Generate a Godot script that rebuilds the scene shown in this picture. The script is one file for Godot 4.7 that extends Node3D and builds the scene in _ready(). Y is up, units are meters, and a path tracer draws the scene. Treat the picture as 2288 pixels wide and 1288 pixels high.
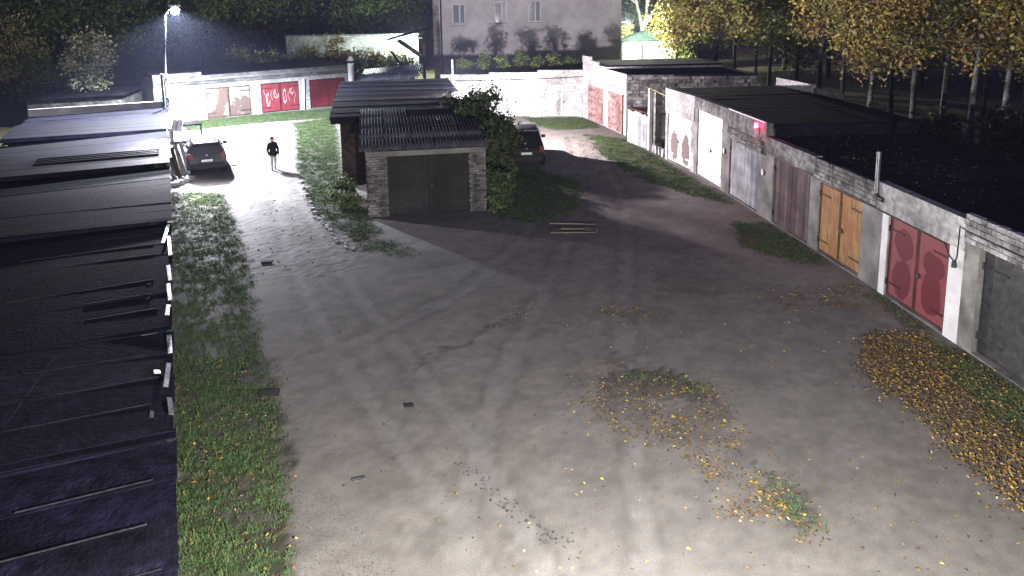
extends Node3D
# Night yard between rows of lock-up garages, seen from a high security camera.
const F := 1800.0      # focal length in pixels of the 2288 x 1288 photograph
const CX := 1144.0
const CY := 295.0
const CH := 9.0        # camera height, metres
var B: Basis
var M := {}
var used := {}
var rng := RandomNumberGenerator.new()
var nz := FastNoiseLite.new()
var nz2 := FastNoiseLite.new()
var cache := {}

# ---------------------------------------------------------------- pixels to places
func ray(u: float, v: float) -> Vector3:
	return B * Vector3((u - CX) / F, -(v - CY) / F, -1.0)
func G(u: float, v: float, y := 0.0) -> Vector3:      # where a pixel meets the level y
	var d := ray(u, v)
	return Vector3(0, CH, 0) + d * ((y - CH) / d.y)
func Zp(u: float, v: float, z: float) -> Vector3:     # where a pixel meets the upright plane at depth z
	var d := ray(u, v)
	return Vector3(0, CH, 0) + d * (z / d.z)
func poly(px: Array, y := 0.0) -> PackedVector2Array:
	var o := PackedVector2Array()
	for p in px:
		var g := G(p[0], p[1], y)
		o.append(Vector2(g.x, g.z))
	return o

# ---------------------------------------------------------------- names, things and parts
func numbered(called: String) -> String:
	used[called] = used.get(called, -1) + 1
	return called if used[called] == 0 else "%s_%03d" % [called, used[called]]
func tag(o: Node, label: String, category: String, group := "", kind := "") -> void:
	if label: o.set_meta("label", label)
	if category: o.set_meta("category", category)
	if group: o.set_meta("group", group)
	if kind: o.set_meta("kind", kind)
func thing(called: String, label: String, category: String, at := Vector3.ZERO, turn := 0.0, group := "") -> Node3D:
	var o := Node3D.new()
	o.name = numbered(called)
	add_child(o)
	o.position = at
	o.rotation.y = turn
	tag(o, label, category, group)
	return o
func part(parent: Node, called: String, mesh: Mesh, m: Material, at := Vector3.ZERO, basis := Basis.IDENTITY) -> MeshInstance3D:
	var o := MeshInstance3D.new()
	o.name = called if parent != self else numbered(called)
	o.mesh = mesh
	o.material_override = m
	o.transform = Transform3D(basis, at)
	parent.add_child(o, true)
	return o
func ST() -> SurfaceTool:
	var s := SurfaceTool.new()
	s.begin(Mesh.PRIMITIVE_TRIANGLES)
	return s

# ---------------------------------------------------------------- shapes
func boxm(s: Vector3) -> BoxMesh:
	var k := "b%.3f,%.3f,%.3f" % [s.x, s.y, s.z]
	if not cache.has(k):
		var b := BoxMesh.new()
		b.size = s
		cache[k] = b
	return cache[k]
func add_box(st: SurfaceTool, c: Vector3, s: Vector3, b := Basis.IDENTITY) -> void:
	st.append_from(boxm(Vector3.ONE), 0, Transform3D(b * Basis.from_scale(s), c))
func span(st: SurfaceTool, x0: float, x1: float, y0: float, y1: float, z0: float, z1: float) -> void:
	add_box(st, Vector3((x0 + x1) / 2, (y0 + y1) / 2, (z0 + z1) / 2), Vector3(x1 - x0, y1 - y0, z1 - z0))
func spanm(x0: float, x1: float, y0: float, y1: float, z0: float, z1: float) -> Mesh:
	var st := ST()
	span(st, x0, x1, y0, y1, z0, z1)
	return st.commit()
func fin(st: SurfaceTool) -> Mesh:
	st.generate_normals()
	return st.commit()
func tri(st: SurfaceTool, a: Vector3, b: Vector3, c: Vector3) -> void:
	st.add_vertex(a); st.add_vertex(b); st.add_vertex(c)
func quad(st: SurfaceTool, a: Vector3, b: Vector3, c: Vector3, d: Vector3) -> void:
	tri(st, a, b, c); tri(st, a, c, d)
func rough_brick(s: Vector3, k: int) -> Mesh:            # a box with knocked, uneven corners
	var key := "rb%.3f,%.3f,%.3f,%d" % [s.x, s.y, s.z, k]
	if cache.has(key): return cache[key]
	var r := RandomNumberGenerator.new()
	r.seed = k * 77 + 5
	var p := []
	for i in 8:
		var v := Vector3((i & 1) - .5, ((i >> 1) & 1) - .5, ((i >> 2) & 1) - .5) * s
		p.append(v + Vector3(r.randf_range(-1, 1), r.randf_range(-1, 1), r.randf_range(-1, 1)) * min(s.x, min(s.y, s.z)) * .07)
	var st := ST()
	for f in [[0, 2, 3, 1], [4, 5, 7, 6], [0, 1, 5, 4], [2, 6, 7, 3], [0, 4, 6, 2], [1, 3, 7, 5]]:
		st.set_smooth_group(-1)
		quad(st, p[f[3]], p[f[2]], p[f[1]], p[f[0]])
	cache[key] = fin(st)
	return cache[key]
func prism(fp: PackedVector2Array, y0: float, y1: float) -> Mesh:   # upright walls on a footprint, closed above and below
	var st := ST()
	st.set_smooth_group(-1)
	var n := fp.size()
	for i in n:
		var a := fp[i]
		var b := fp[(i + 1) % n]
		quad(st, Vector3(a.x, y0, a.y), Vector3(b.x, y0, b.y), Vector3(b.x, y1, b.y), Vector3(a.x, y1, a.y))
	var t := Geometry2D.triangulate_polygon(fp)
	for i in range(0, t.size(), 3):
		for y in [y0, y1]:
			tri(st, Vector3(fp[t[i]].x, y, fp[t[i]].y), Vector3(fp[t[i + 1]].x, y, fp[t[i + 1]].y), Vector3(fp[t[i + 2]].x, y, fp[t[i + 2]].y))
	return fin(st)
func add_tube(st: SurfaceTool, pts: Array, rad: Array, sides := 8, cap := true) -> void:
	var rings := []
	var up := Vector3.UP
	for i in pts.size():
		var d: Vector3 = (pts[min(i + 1, pts.size() - 1)] - pts[max(i - 1, 0)]).normalized()
		var s := d.cross(up)
		if s.length() < .05: s = d.cross(Vector3.RIGHT)
		s = s.normalized()
		var t := s.cross(d).normalized()
		var ring := []
		for k in sides:
			var a := TAU * k / sides
			ring.append(pts[i] + (s * cos(a) + t * sin(a)) * rad[i])
		rings.append(ring)
	st.set_smooth_group(1)
	for i in rings.size() - 1:
		for k in sides:
			var l := (k + 1) % sides
			quad(st, rings[i][k], rings[i][l], rings[i + 1][l], rings[i + 1][k])
	if cap:
		st.set_smooth_group(-1)
		for k in range(1, sides - 1):
			tri(st, rings[0][0], rings[0][k + 1], rings[0][k])
			tri(st, rings[-1][0], rings[-1][k], rings[-1][k + 1])
func tube(pts: Array, r0: float, r1 := -1.0, sides := 8) -> Mesh:
	var st := ST()
	var rad := []
	for i in pts.size():
		rad.append(r0 if r1 < 0 else lerpf(r0, r1, float(i) / (pts.size() - 1)))
	add_tube(st, pts, rad, sides)
	return fin(st)
func globe(rad: float) -> Mesh:
	var m := SphereMesh.new()
	m.radius = rad
	m.height = rad * 1.9
	m.radial_segments = 20
	m.rings = 10
	return m
func panel_mesh(w: float, h: float, d: float) -> Mesh:     # a slab whose front (towards -z) carries one picture; origin at lower corner
	var st := ST()
	st.set_smooth_group(-1)
	var P := func(x, y, z): return Vector3(x, y, z)
	var f := [[P.call(w, 0, 0), P.call(0, 0, 0), P.call(0, h, 0), P.call(w, h, 0)], [P.call(0, 0, d), P.call(w, 0, d), P.call(w, h, d), P.call(0, h, d)],
		[P.call(0, 0, 0), P.call(0, 0, d), P.call(0, h, d), P.call(0, h, 0)], [P.call(w, 0, d), P.call(w, 0, 0), P.call(w, h, 0), P.call(w, h, d)],
		[P.call(0, h, 0), P.call(0, h, d), P.call(w, h, d), P.call(w, h, 0)]]
	for q in f:
		for i in [0, 2, 1, 0, 3, 2]:
			var v: Vector3 = q[i]
			st.set_uv(Vector2(v.x / w, 1.0 - v.y / h))
			st.add_vertex(v)
	return fin(st)
func wave_sheet(w: float, l: float, waves: int, amp: float) -> Mesh:   # corrugated sheet, waves across x, running along z
	var st := ST()
	st.set_smooth_group(1)
	var n := waves * 8
	for i in n:
		var x0 := w * i / n
		var x1 := w * (i + 1) / n
		var y0 := amp * cos(TAU * waves * i / n)
		var y1 := amp * cos(TAU * waves * (i + 1) / n)
		quad(st, Vector3(x0, y0, 0), Vector3(x0, y0, l), Vector3(x1, y1, l), Vector3(x1, y1, 0))
		quad(st, Vector3(x0, y0 - .008, l), Vector3(x0, y0 - .008, 0), Vector3(x1, y1 - .008, 0), Vector3(x1, y1 - .008, l))
		quad(st, Vector3(x0, y0, l), Vector3(x0, y0 - .008, l), Vector3(x1, y1 - .008, l), Vector3(x1, y1, l))
		quad(st, Vector3(x0, y0 - .008, 0), Vector3(x0, y0, 0), Vector3(x1, y1, 0), Vector3(x1, y1 - .008, 0))
	return fin(st)

# ---------------------------------------------------------------- materials
func lin(r: float, g: float, b: float) -> Color:
	return Color(r, g, b).linear_to_srgb()
func ntex(key: String, freq: float, oct: int, lo: float, hi: float, normal := 0.0, kind := 3, stretch := false) -> Texture2D:
	if cache.has(key): return cache[key]
	var t := NoiseTexture2D.new()
	t.width = 512
	t.height = 512
	t.seamless = true
	var n := FastNoiseLite.new()
	n.noise_type = kind
	n.seed = key.hash() % 1000
	n.frequency = freq
	n.fractal_octaves = oct
	n.fractal_gain = .6
	t.noise = n
	if normal > 0:
		t.as_normal_map = true
		t.bump_strength = normal
	else:
		var g := Gradient.new()
		g.set_color(0, Color(lo, lo, lo))
		g.set_color(1, Color(hi, hi, hi))
		t.color_ramp = g
	cache[key] = t
	return t
func mat(key: String, c: Color, rough := .9, grain := "mid", scale := .7, metal := 0.0, bump := .5, patch := .35) -> StandardMaterial3D:
	if M.has(key): return M[key]
	var m := StandardMaterial3D.new()
	m.resource_name = key
	m.albedo_color = c
	m.roughness = rough
	m.metallic = metal
	if metal == 0 and rough > .3: m.metallic_specular = .25
	if grain != "":
		m.uv1_triplanar = true
		m.uv1_world_triplanar = true
		m.uv1_scale = Vector3.ONE * scale
		m.albedo_texture = {"fine": ntex("fine", .08, 4, .72, 1.0), "mid": ntex("mid", .02, 6, .62, 1.0), "worn": ntex("worn", .012, 7, .35, 1.05), "streak": ntex("mid", .02, 6, .62, 1.0)}[grain]
		if grain == "streak": m.uv1_scale = Vector3(scale * 3, scale * .35, scale * 3)
		if bump > 0:
			m.normal_enabled = true
			m.normal_texture = ntex("nrm", .05, 5, 0, 0, 6.0)
			m.normal_scale = bump
		if patch > 0:
			m.detail_enabled = true
			m.detail_blend_mode = BaseMaterial3D.BLEND_MODE_MUL
			m.detail_albedo = ntex("patch%.2f" % patch, .008, 5, 1.0 - patch * 1.6, 1.0 + patch * .3)
			m.detail_uv_layer = BaseMaterial3D.DETAIL_UV_2
			m.uv2_triplanar = true
			m.uv2_world_triplanar = true
			m.uv2_scale = Vector3.ONE * scale * .23
	M[key] = m
	return m
func glow(key: String, c: Color, e: float) -> StandardMaterial3D:
	var m := StandardMaterial3D.new()
	m.resource_name = key
	m.albedo_color = Color(.9, .9, .9)
	m.emission_enabled = true
	m.emission = c
	m.emission_energy_multiplier = e
	return m
func leafm(key: String, rough := .7, through := .25) -> StandardMaterial3D:
	if M.has(key): return M[key]
	var m := StandardMaterial3D.new()
	m.resource_name = key
	m.vertex_color_use_as_albedo = true
	m.roughness = rough
	m.cull_mode = BaseMaterial3D.CULL_DISABLED
	m.metallic_specular = .2
	if through > 0:
		m.backlight_enabled = true
		m.backlight = Color(through, through, through * .6)
	M[key] = m
	return m
func painted(key: String, w: int, h: int, fn: Callable, rough := .7) -> StandardMaterial3D:   # flat paint, rust and print on a panel
	var im := Image.create(w, h, false, Image.FORMAT_RGB8)
	for y in h:
		for x in w:
			im.set_pixel(x, y, (fn.call((x + .5) / w, 1.0 - (y + .5) / h) as Color).linear_to_srgb())
	var m := StandardMaterial3D.new()
	m.resource_name = key
	m.albedo_texture = ImageTexture.create_from_image(im)
	m.roughness = rough
	m.metallic_specular = .25
	m.texture_repeat = false
	M[key] = m
	return m
func nse(x: float, y: float, f := 1.0) -> float:           # about 0..1
	return clampf(nz.get_noise_2d(x * f * 100, y * f * 100) * .9 + .5, 0, 1)

# ---------------------------------------------------------------- leaves and grass
func leaf_mesh() -> Mesh:
	if cache.has("leaf"): return cache.leaf
	var st := ST()
	var l := Vector3(0, 0, .5)
	var r := Vector3(0, 0, -.5)
	var a := Vector3(-.32, .12, .05)
	var b := Vector3(.32, .12, 0)
	tri(st, r, a, l)
	tri(st, r, l, b)
	cache.leaf = fin(st)
	return cache.leaf
func tuft_mesh(k: int, blades: int, hgt: float, spread: float) -> Mesh:
	var key := "tuft%d,%d,%.2f" % [k, blades, hgt]
	if cache.has(key): return cache[key]
	var r := RandomNumberGenerator.new()
	r.seed = k
	var st := ST()
	for i in blades:
		var a := r.randf() * TAU
		var p := Vector3(cos(a), 0, sin(a)) * r.randf() * spread
		var o := Vector3(cos(a + r.randf_range(-1, 1)), 0, sin(a + r.randf_range(-1, 1)))
		var h := hgt * r.randf_range(.5, 1.0)
		var s := Vector3(-o.z, 0, o.x) * .011
		var m := p + o * h * .25 + Vector3.UP * h * .65
		var t := p + o * h * .7 + Vector3.UP * h
		tri(st, p - s, m, p + s)
		tri(st, m - s * .8, t, m + s * .8)
	cache[key] = fin(st)
	return cache[key]
func scatter_stuff(called: String, label: String, category: String, mesh: Mesh, m: Material, xf: Array, cols: Array, parent: Node = self, kind := "stuff") -> void:
	var mm := MultiMesh.new()
	mm.transform_format = MultiMesh.TRANSFORM_3D
	mm.use_colors = true
	mm.mesh = mesh
	mm.instance_count = xf.size()
	for i in xf.size():
		mm.set_instance_transform(i, xf[i])
		mm.set_instance_color(i, cols[i])
	var o := MultiMeshInstance3D.new()
	o.name = numbered(called)
	o.multimesh = mm
	o.material_override = m
	parent.add_child(o, true)
	tag(o, label, category, "", kind)
func pick(fp: PackedVector2Array, n: int) -> Array:       # n places inside an outline
	var lo := Vector2(1e9, 1e9)
	var hi := -lo
	for p in fp:
		lo = lo.min(p)
		hi = hi.max(p)
	var o := []
	var tries := 0
	while o.size() < n and tries < n * 30:
		tries += 1
		var q := Vector2(rng.randf_range(lo.x, hi.x), rng.randf_range(lo.y, hi.y))
		if Geometry2D.is_point_in_polygon(q, fp): o.append(q)
	return o
func leaf_color() -> Color:
	var k := rng.randf()
	var c := Color(.25, .175, .03)
	if k < .34: c = Color(.135, .080, .024)
	elif k < .56: c = Color(.19, .122, .028)
	elif k < .78: c = Color(.075, .046, .026)
	elif k < .81: c = Color(.30, .26, .14)
	elif k < .87: c = Color(.12, .12, .03)
	var s := rng.randf_range(.65, 1.15)
	return Color(c.r * s, c.g * s, c.b * s)
func lying(p: Vector2, y: float, s: float, tilt: float) -> Transform3D:
	var b := Basis(Vector3.UP, rng.randf() * TAU) * Basis(Vector3(rng.randf_range(-1, 1), 0, rng.randf_range(-1, 1)).normalized(), rng.randf() * tilt)
	return Transform3D(b.scaled(Vector3.ONE * s), Vector3(p.x, y, p.y))

# ---------------------------------------------------------------- ground
var GRASS := []          # [outline, thickness of growth 0..1]
var DIRT := []
var LIT_EARTH := []  # ground areas painted paler where the lamps light lane and alley
var TRACKS := []
func in_any(list: Array, p: Vector2) -> float:
	var w := 0.0
	for g in list:
		var bb: Rect2 = g[2]
		if bb.has_point(p) and Geometry2D.is_point_in_polygon(p, g[0]): w = maxf(w, g[1])
	return w
func area(list: Array, px: Array, w: float) -> void:
	var fp := poly(px)
	var bb := Rect2(fp[0], Vector2.ZERO)
	for p in fp: bb = bb.expand(p)
	list.append([fp, w, bb])
func gh(x: float, z: float) -> float:                    # height of the trodden earth
	var h := nz2.get_noise_2d(x * 22, z * 22) * .010 + nz2.get_noise_2d(x * 90 + 300, z * 90) * .010
	if x > -14 and x < -5 and z < -24 and z > -42:        # churned mud of the lane by the parked car
		h += nz2.get_noise_2d(x * 110, z * 160 + 90) * .045
	return h - .02 - maxf(0.0, track(x, z, 0.0)) * .018
func track(x: float, z: float, b: float) -> float:        # 1 in a pressed wheel track, below 0 on the loose ridge beside it
	var best := 9.0
	var p := Vector2(x + b * .25, z)
	for l in TRACKS:
		if not (l[1] as Rect2).has_point(p): continue
		var fp: PackedVector2Array = l[0]
		for i in fp.size() - 1:
			best = minf(best, p.distance_squared_to(Geometry2D.get_closest_point_to_segment(p, fp[i], fp[i + 1])))
	if best > 1.2: return 0.0
	var d := sqrt(best)
	if d < .16: return 1.0
	if d < .26: return lerpf(1.0, -1.0, (d - .16) / .1)
	return maxf(0.0, 1.0 - (d - .26) / .25) * -1.0
func ground_color(x: float, z: float) -> Color:
	var a := nz.get_noise_2d(x * 9, z * 9)
	var b := nz.get_noise_2d(x * 45 + 70, z * 45)
	var c := nz.get_noise_2d(x * 160, z * 160 + 33)
	var e := Color(.180, .166, .150)
	e = e.lerp(Color(.140, .128, .116), clampf(a * 1.0 + b * .5 + .15, 0, 1) * .6)
	e = e.lerp(Color(.205, .195, .186), clampf(b * .9 - a * .7, 0, 1) * .28)
	e = e * (1.0 + c * .2)
	var tk := track(x, z, b)
	e = e.lerp(Color(.205, .196, .186), clampf(tk, 0, 1) * .5).lerp(Color(.115, .104, .093), clampf(-tk, 0, 1) * .55)
	var p := Vector2(x + b * .5, z + c * .35 + a * .4)
	var sd := in_any(LIT_EARTH, p)
	if sd > 0: e = e.lerp(Color(.215, .200, .180) * (1.0 + c * .25), sd * clampf(.8 + b * .8, 0, 1))  # lamp brightness put into the earth colour
	var dk := in_any(DIRT, p)
	if dk > 0: e = e.lerp(Color(.060, .051, .040), dk * clampf(.75 + c, 0, 1))
	if x > 16.5 or z < -64 or x < -24.5: e = Color(.150, .118, .072).lerp(Color(.085, .105, .045), clampf(.5 + b, 0, 1)) * (1.0 + c * .5)   # leaf litter and moss of the wood
	var gr := in_any(GRASS, p)
	if gr > 0:
		var soil := Color(.040, .037, .024).lerp(Color(.034, .050, .018), clampf(.5 + b * 1.4, 0, 1))
		e = e.lerp(soil, clampf(gr * (1.02 + c * .7 + b * .4), 0, 1))
	return e
func axis(lo: float, hi: float, step: float, far: float) -> PackedFloat32Array:
	var o := PackedFloat32Array()
	var left := []
	var s := step
	var v := lo
	while v > -far:
		s *= 1.5
		v -= s
		left.append(v)
	left.reverse()
	o.append_array(PackedFloat32Array(left))
	v = lo
	while v < hi:
		o.append(v)
		v += step
	s = step
	while v < far:
		o.append(v)
		s *= 1.5
		v += s
	return o
func build_ground() -> void:
	var xs := axis(-27, 15, .125, 500)
	var zs := axis(-62, -8.5, .125, 500)
	var nx := xs.size()
	var vs := PackedVector3Array()
	var cs := PackedColorArray()
	for z in zs:
		for x in xs:
			vs.append(Vector3(x, gh(x, z), z))
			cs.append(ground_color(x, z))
	var ix := PackedInt32Array()
	for j in zs.size() - 1:
		for i in nx - 1:
			var k := j * nx + i
			ix.append_array(PackedInt32Array([k, k + 1, k + nx, k + 1, k + nx + 1, k + nx]))
	var ns := PackedVector3Array()
	ns.resize(vs.size())
	for j in zs.size():
		for i in nx:
			var k := j * nx + i
			var l := j * nx + maxi(i - 1, 0)
			var r := j * nx + mini(i + 1, nx - 1)
			var u := maxi(j - 1, 0) * nx + i
			var d := mini(j + 1, zs.size() - 1) * nx + i
			ns[k] = (vs[d] - vs[u]).cross(vs[r] - vs[l]).normalized()
	var am := ArrayMesh.new()
	var ar := []
	ar.resize(Mesh.ARRAY_MAX)
	ar[Mesh.ARRAY_VERTEX] = vs
	ar[Mesh.ARRAY_NORMAL] = ns
	ar[Mesh.ARRAY_COLOR] = cs
	ar[Mesh.ARRAY_INDEX] = ix
	am.add_surface_from_arrays(Mesh.PRIMITIVE_TRIANGLES, ar)
	var m := mat("trodden earth", Color(1, 1, 1), .85, "fine", 1.1, 0.0, .3, .12)
	m.vertex_color_use_as_albedo = true
	m.metallic_specular = .25
	tag(part(self, "ground", am, m), "bare trodden grey earth of the garage yard with ruts and worn turf", "ground", "", "structure")

# ---------------------------------------------------------------- garages
func frame_of(A: Vector2, Bp: Vector2) -> Array:          # seen from outside A is on the right; local x runs A to B, local +z goes inside
	var d := Bp - A
	return [Vector3(A.x, 0, A.y), atan2(-d.y, d.x), d.length()]
func bricks(parent: Node, x0: float, x1: float, y0: float, y1: float, z: float, bl: float, bh: float, ms: Array, proud := .012, depth := .1) -> void:
	var row := 0
	var y := y0
	var joint := .02
	while y + bh * .6 < y1:
		var hgt := minf(bh, y1 - y)
		var x := x0 - (bl * .5 if row % 2 else 0.0)
		while x < x1 - .03:
			var a := maxf(x, x0)
			var b := minf(x + bl, x1)
			if b - a > .06:
				var m: Material = ms[rng.randi() % ms.size()]
				var s := Vector3(snappedf(b - a - joint, .01), snappedf(hgt - joint, .005), depth)
				part(parent, "brick", rough_brick(s, rng.randi() % 4), m, Vector3((a + b) / 2, y + hgt / 2, z + depth / 2 - proud * rng.randf_range(.3, 1.4)))
			x += bl
		y += bh
		row += 1
func hinge(parent: Node, x: float, y: float, m: Material) -> void:
	part(parent, "hinge", tube([Vector3(0, -.09, 0), Vector3(0, .09, 0)], .032, -1, 6), m, Vector3(x, y, -.03))
func leaf_steel(g: Node, x0: float, x1: float, y1: float, z: float, face: Material, rim: Material, hx: float, lock := false) -> Node3D:
	var w := x1 - x0
	var o := Node3D.new()
	o.name = "gate_leaf"
	g.add_child(o, true)
	o.position = Vector3(x0, .06, z)
	part(o, "panel", panel_mesh(w - .008, y1 - .06, .03), face)
	var st := ST()
	var h := y1 - .06
	span(st, 0, .05, 0, h, -.014, -.002)
	span(st, w - .058, w - .008, 0, h, -.014, -.002)
	span(st, .052, w - .06, 0, .05, -.014, -.002)
	span(st, .052, w - .06, h - .05, h, -.014, -.002)
	part(o, "frame", st.commit(), rim)
	for y in [h * .16, h * .84]:
		hinge(o, clampf(hx - x0, .0, w), y, M.iron)
		part(o, "strap", spanm(0, w * .45, -.03, .03, -.022, -.0145), rim, Vector3(.06 if hx < x0 + w / 2 else w * .55 - .07, y, 0))
	if lock:
		part(o, "lock", spanm(-.05, .05, -.07, .07, -.05, -.012), M.iron, Vector3(.12 if hx > x0 + w / 2 else w - .12, h * .46, 0))
	return o
func leaf_plank(g: Node, x0: float, x1: float, y1: float, z: float, ms: Array, n: int, hx: float) -> Node3D:
	var o := Node3D.new()
	o.name = "gate_leaf"
	g.add_child(o, true)
	o.position = Vector3(x0, .05, z)
	var w := (x1 - x0) / n
	for i in n:
		var hh := y1 - .05 - rng.randf() * .05
		var pl := part(o, "plank", spanm(.004, w - .004, 0, hh, 0, .028), ms[rng.randi() % ms.size()], Vector3(w * i, rng.randf() * .03, rng.randf_range(-.006, .006)))
	for y in [.35, y1 * .83]: hinge(o, clampf(hx - x0, 0, x1 - x0), y, M.iron)
	return o
func garage(called: String, label: String, A: Vector2, Bp: Vector2, o: Dictionary, group := "") -> Node3D:
	var f := frame_of(A, Bp)
	var L: float = f[2]
	var g := thing(called, label, "garage", f[0], f[1], group)
	var H: float = o.H
	var D: float = o.get("D", 6.0)
	var g0: float = o.g0
	var g1: float = o.g1
	var hg: float = o.hg
	var e := .004
	var wm: Material = o.get("wall", M.concrete)
	var pr: Material = o.get("right_pillar", wm)
	var pl: Material = o.get("left_pillar", wm)
	var top: float = o.get("band0", H)
	part(g, "pillar", spanm(e, g0, -.1, hg, 0, .28), pr)
	part(g, "pillar", spanm(g1, L - e, -.1, hg, 0, .28), pl)
	if top - hg > .03: part(g, "lintel", spanm(e, L - e, hg, top, .004, .28), o.get("lintel", wm))
	if o.has("band0"): part(g, "fascia", spanm(e, L - e, top, H, -.035, .24), o.get("band", wm))
	var st := ST()
	span(st, e, .2, -.1, H - .25, .282, D)
	span(st, L - .2, L - e, -.1, H - .25, .282, D)
	span(st, .202, L - .202, -.1, H - .25, D - .2, D)
	part(g, "wall", st.commit(), o.get("inner", M.concrete))
	var tilt := Basis(Vector3.RIGHT, o.get("tilt", .018))
	part(g, "roof", spanm(e, L - e, -.13, 0, .0, D + .12), o.get("roof", M.bitumen), Vector3(0, H - o.get("sunk", .05), .245 if o.has("band0") else -.16), tilt)
	if o.has("strips"):
		var x := .03
		while x < L - .3:
			var w := minf(1.0, L - .03 - x)
			part(g, "roofing_strip", spanm(0, w, 0, .014, 0, D - .1), [M.bitumen, M.bitumen2, M.bitumen3, M.felt_grey][rng.randi() % 4], Vector3(x, H - o.get("sunk", .05) + .006 + rng.randf() * .02, .3), tilt * Basis(Vector3.UP, rng.randf_range(-.008, .008)) * Basis(Vector3.BACK, rng.randf_range(-.008, .008)))
			x += .93
	var st2 := ST()
	span(st2, g0, g1, -.05, .02, .0, .2)
	part(g, "threshold", st2.commit(), M.concrete)
	return g

func worn_white(seed_: float, wear: float) -> Callable:
	return func(u: float, v: float) -> Color:
		var n := nse(u * 1.2 + seed_, v * .35, 1.6) * .6 + nse(u * 6 + seed_, v * 1.2, 2.0) * .4
		var c := Color(.62, .65, .68)
		c = c.lerp(Color(.4, .43, .47), nse(u * 9 + seed_, v * .6, 1.3) * .5)
		if n < wear: c = c.lerp(Color(.2, .17, .15), clampf((wear - n) * 9, 0, 1) * .85)
		return c
func build_right_row() -> void:
	var grp := "garages of the row with coloured gates"
	# --- grey gate under white brick parapet
	var A := Vector2(11.55, -13.4)
	var g := garage("garage", "garage with wide plain grey gate under a white brick parapet", A, Vector2(11.0, -18.75), {"strips": 1, "H": 3.3, "g0": 1.5, "g1": 4.84, "hg": 2.66, "band0": 2.7, "band": M.mortar, "wall": M.concrete, "sunk": .1}, grp)
	bricks(g, 1.3, 5.36, 2.68, 2.94, -.05, .26, .13, [M.white_brick, M.white_brick2, M.white_brick3])
	bricks(g, .9, 5.36, 2.97, 3.44, -.07, .26, .145, [M.white_brick, M.white_brick2, M.white_brick3], .014, .16)
	for i in 2:
		leaf_steel(g, 1.52 + 1.66 * i, 3.16 + 1.66 * i, 2.64, .14, M.grey_paint, M.grey_rim, 1.52 if i == 0 else 4.82, i == 0)
	# --- dark red gate
	A = Vector2(11.0, -18.75)
	g = garage("garage", "garage with dark red steel gate showing darker rounded paint patches", A, Vector2(10.6, -22.6), {"strips": 1, "H": 3.22, "g0": .55, "g1": 3.24, "hg": 2.4, "band0": 2.42, "band": M.white_wash, "right_pillar": M.white_paint, "left_pillar": M.concrete, "sunk": .1}, grp)
	part(g, "pillar_face", spanm(3.24, 3.52, -.05, 2.38, -.03, -.002), M.white_paint)
	var red := func(u: float, v: float, k: int) -> Color:
		var c := Color(.135, .032, .034).lerp(Color(.10, .026, .03), nse(u * 1.3 + k, v * 2, 1.0))
		c = c.lerp(Color(.17, .07, .065), clampf((nse(u * 7, v * 9, 2.0) - .62) * 2, 0, 1) * .5)
		var q := (nse(u * 1.2 + 4 * k, v * 1.6, .6) - .5) * .3
		var d := 9.0
		if k == 1:
			d = minf(Vector2((u - .5) / .33, (v - .72) / .19).length(), Vector2((u - .5) / .36, (v - .29) / .23).length())
		else:
			d = minf(Vector2((u - .47) / .33, (v - .66) / .15).length(), Vector2((u - .5) / .34, (v - .33) / .25).length())
		if d + q < 1.0: c = Color(.066, .008, .011)
		return c
	leaf_steel(g, .57, 1.9, 2.38, .05, painted("red leaf a", 96, 160, red.bind(0), .55), M.red_rim, .57, true)
	leaf_steel(g, 1.91, 3.22, 2.38, .05, painted("red leaf b", 96, 160, red.bind(1), .55), M.red_rim, 3.22)
	# --- ochre gate
	A = Vector2(10.6, -22.6)
	g = garage("garage", "garage with rusty ochre gate below a band of small grey bricks", A, Vector2(10.12, -26.2), {"strips": 1, "H": 3.12, "g0": .76, "g1": 3.3, "hg": 2.4, "band0": 2.45, "band": M.mortar, "wall": M.concrete}, grp)
	bricks(g, .02, 1.2, 2.47, 3.16, -.055, .26, .138, [M.grey_brick, M.grey_brick2, M.white_brick3])
	bricks(g, 1.26, 2.4, 2.47, 3.16, -.055, .26, .138, [M.grey_brick, M.grey_brick2])
	bricks(g, 2.46, 3.6, 2.47, 3.16, -.055, .26, .138, [M.grey_brick, M.grey_brick2, M.white_brick3])
	var och := func(u: float, v: float, k: int) -> Color:
		var c := Color(.20, .118, .05).lerp(Color(.26, .155, .045), nse(u * 2 + k * 3, v, 1.0))
		var n := nse(u * 5 + k, v * .8, 1.4)
		c = c.lerp(Color(.11, .05, .028), clampf((n - .52) * 5, 0, 1) * .8)
		c = c.lerp(Color(.20, .085, .035), clampf((nse(u * 1.2, v * .9 + k, .8) - .45) * 3, 0, 1) * .75)
		return c
	leaf_steel(g, .78, 2.03, 2.38, .06, painted("ochre leaf a", 96, 160, och.bind(0), .75), M.ochre_rim, .78, true)
	leaf_steel(g, 2.04, 3.28, 2.38, .06, painted("ochre leaf b", 96, 160, och.bind(1), .75), M.ochre_rim, 3.28)
	# --- brown plank gate
	A = Vector2(10.12, -26.2)
	g = garage("garage", "garage with dull reddish brown plank gate under a plain grey fascia", A, Vector2(9.62, -29.8), {"strips": 1, "H": 3.17, "g0": .27, "g1": 3.02, "hg": 2.5, "band0": 2.54, "band": M.grey_wash, "wall": M.concrete}, grp)
	leaf_plank(g, .29, 1.64, 2.48, .07, [M.plank_red, M.plank_red2, M.plank_red3], 8, .29)
	leaf_plank(g, 1.66, 3.0, 2.48, .07, [M.plank_red, M.plank_red2, M.plank_red3], 8, 3.0)
	# --- pale blue-white gate
	A = Vector2(9.62, -29.8)
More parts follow.
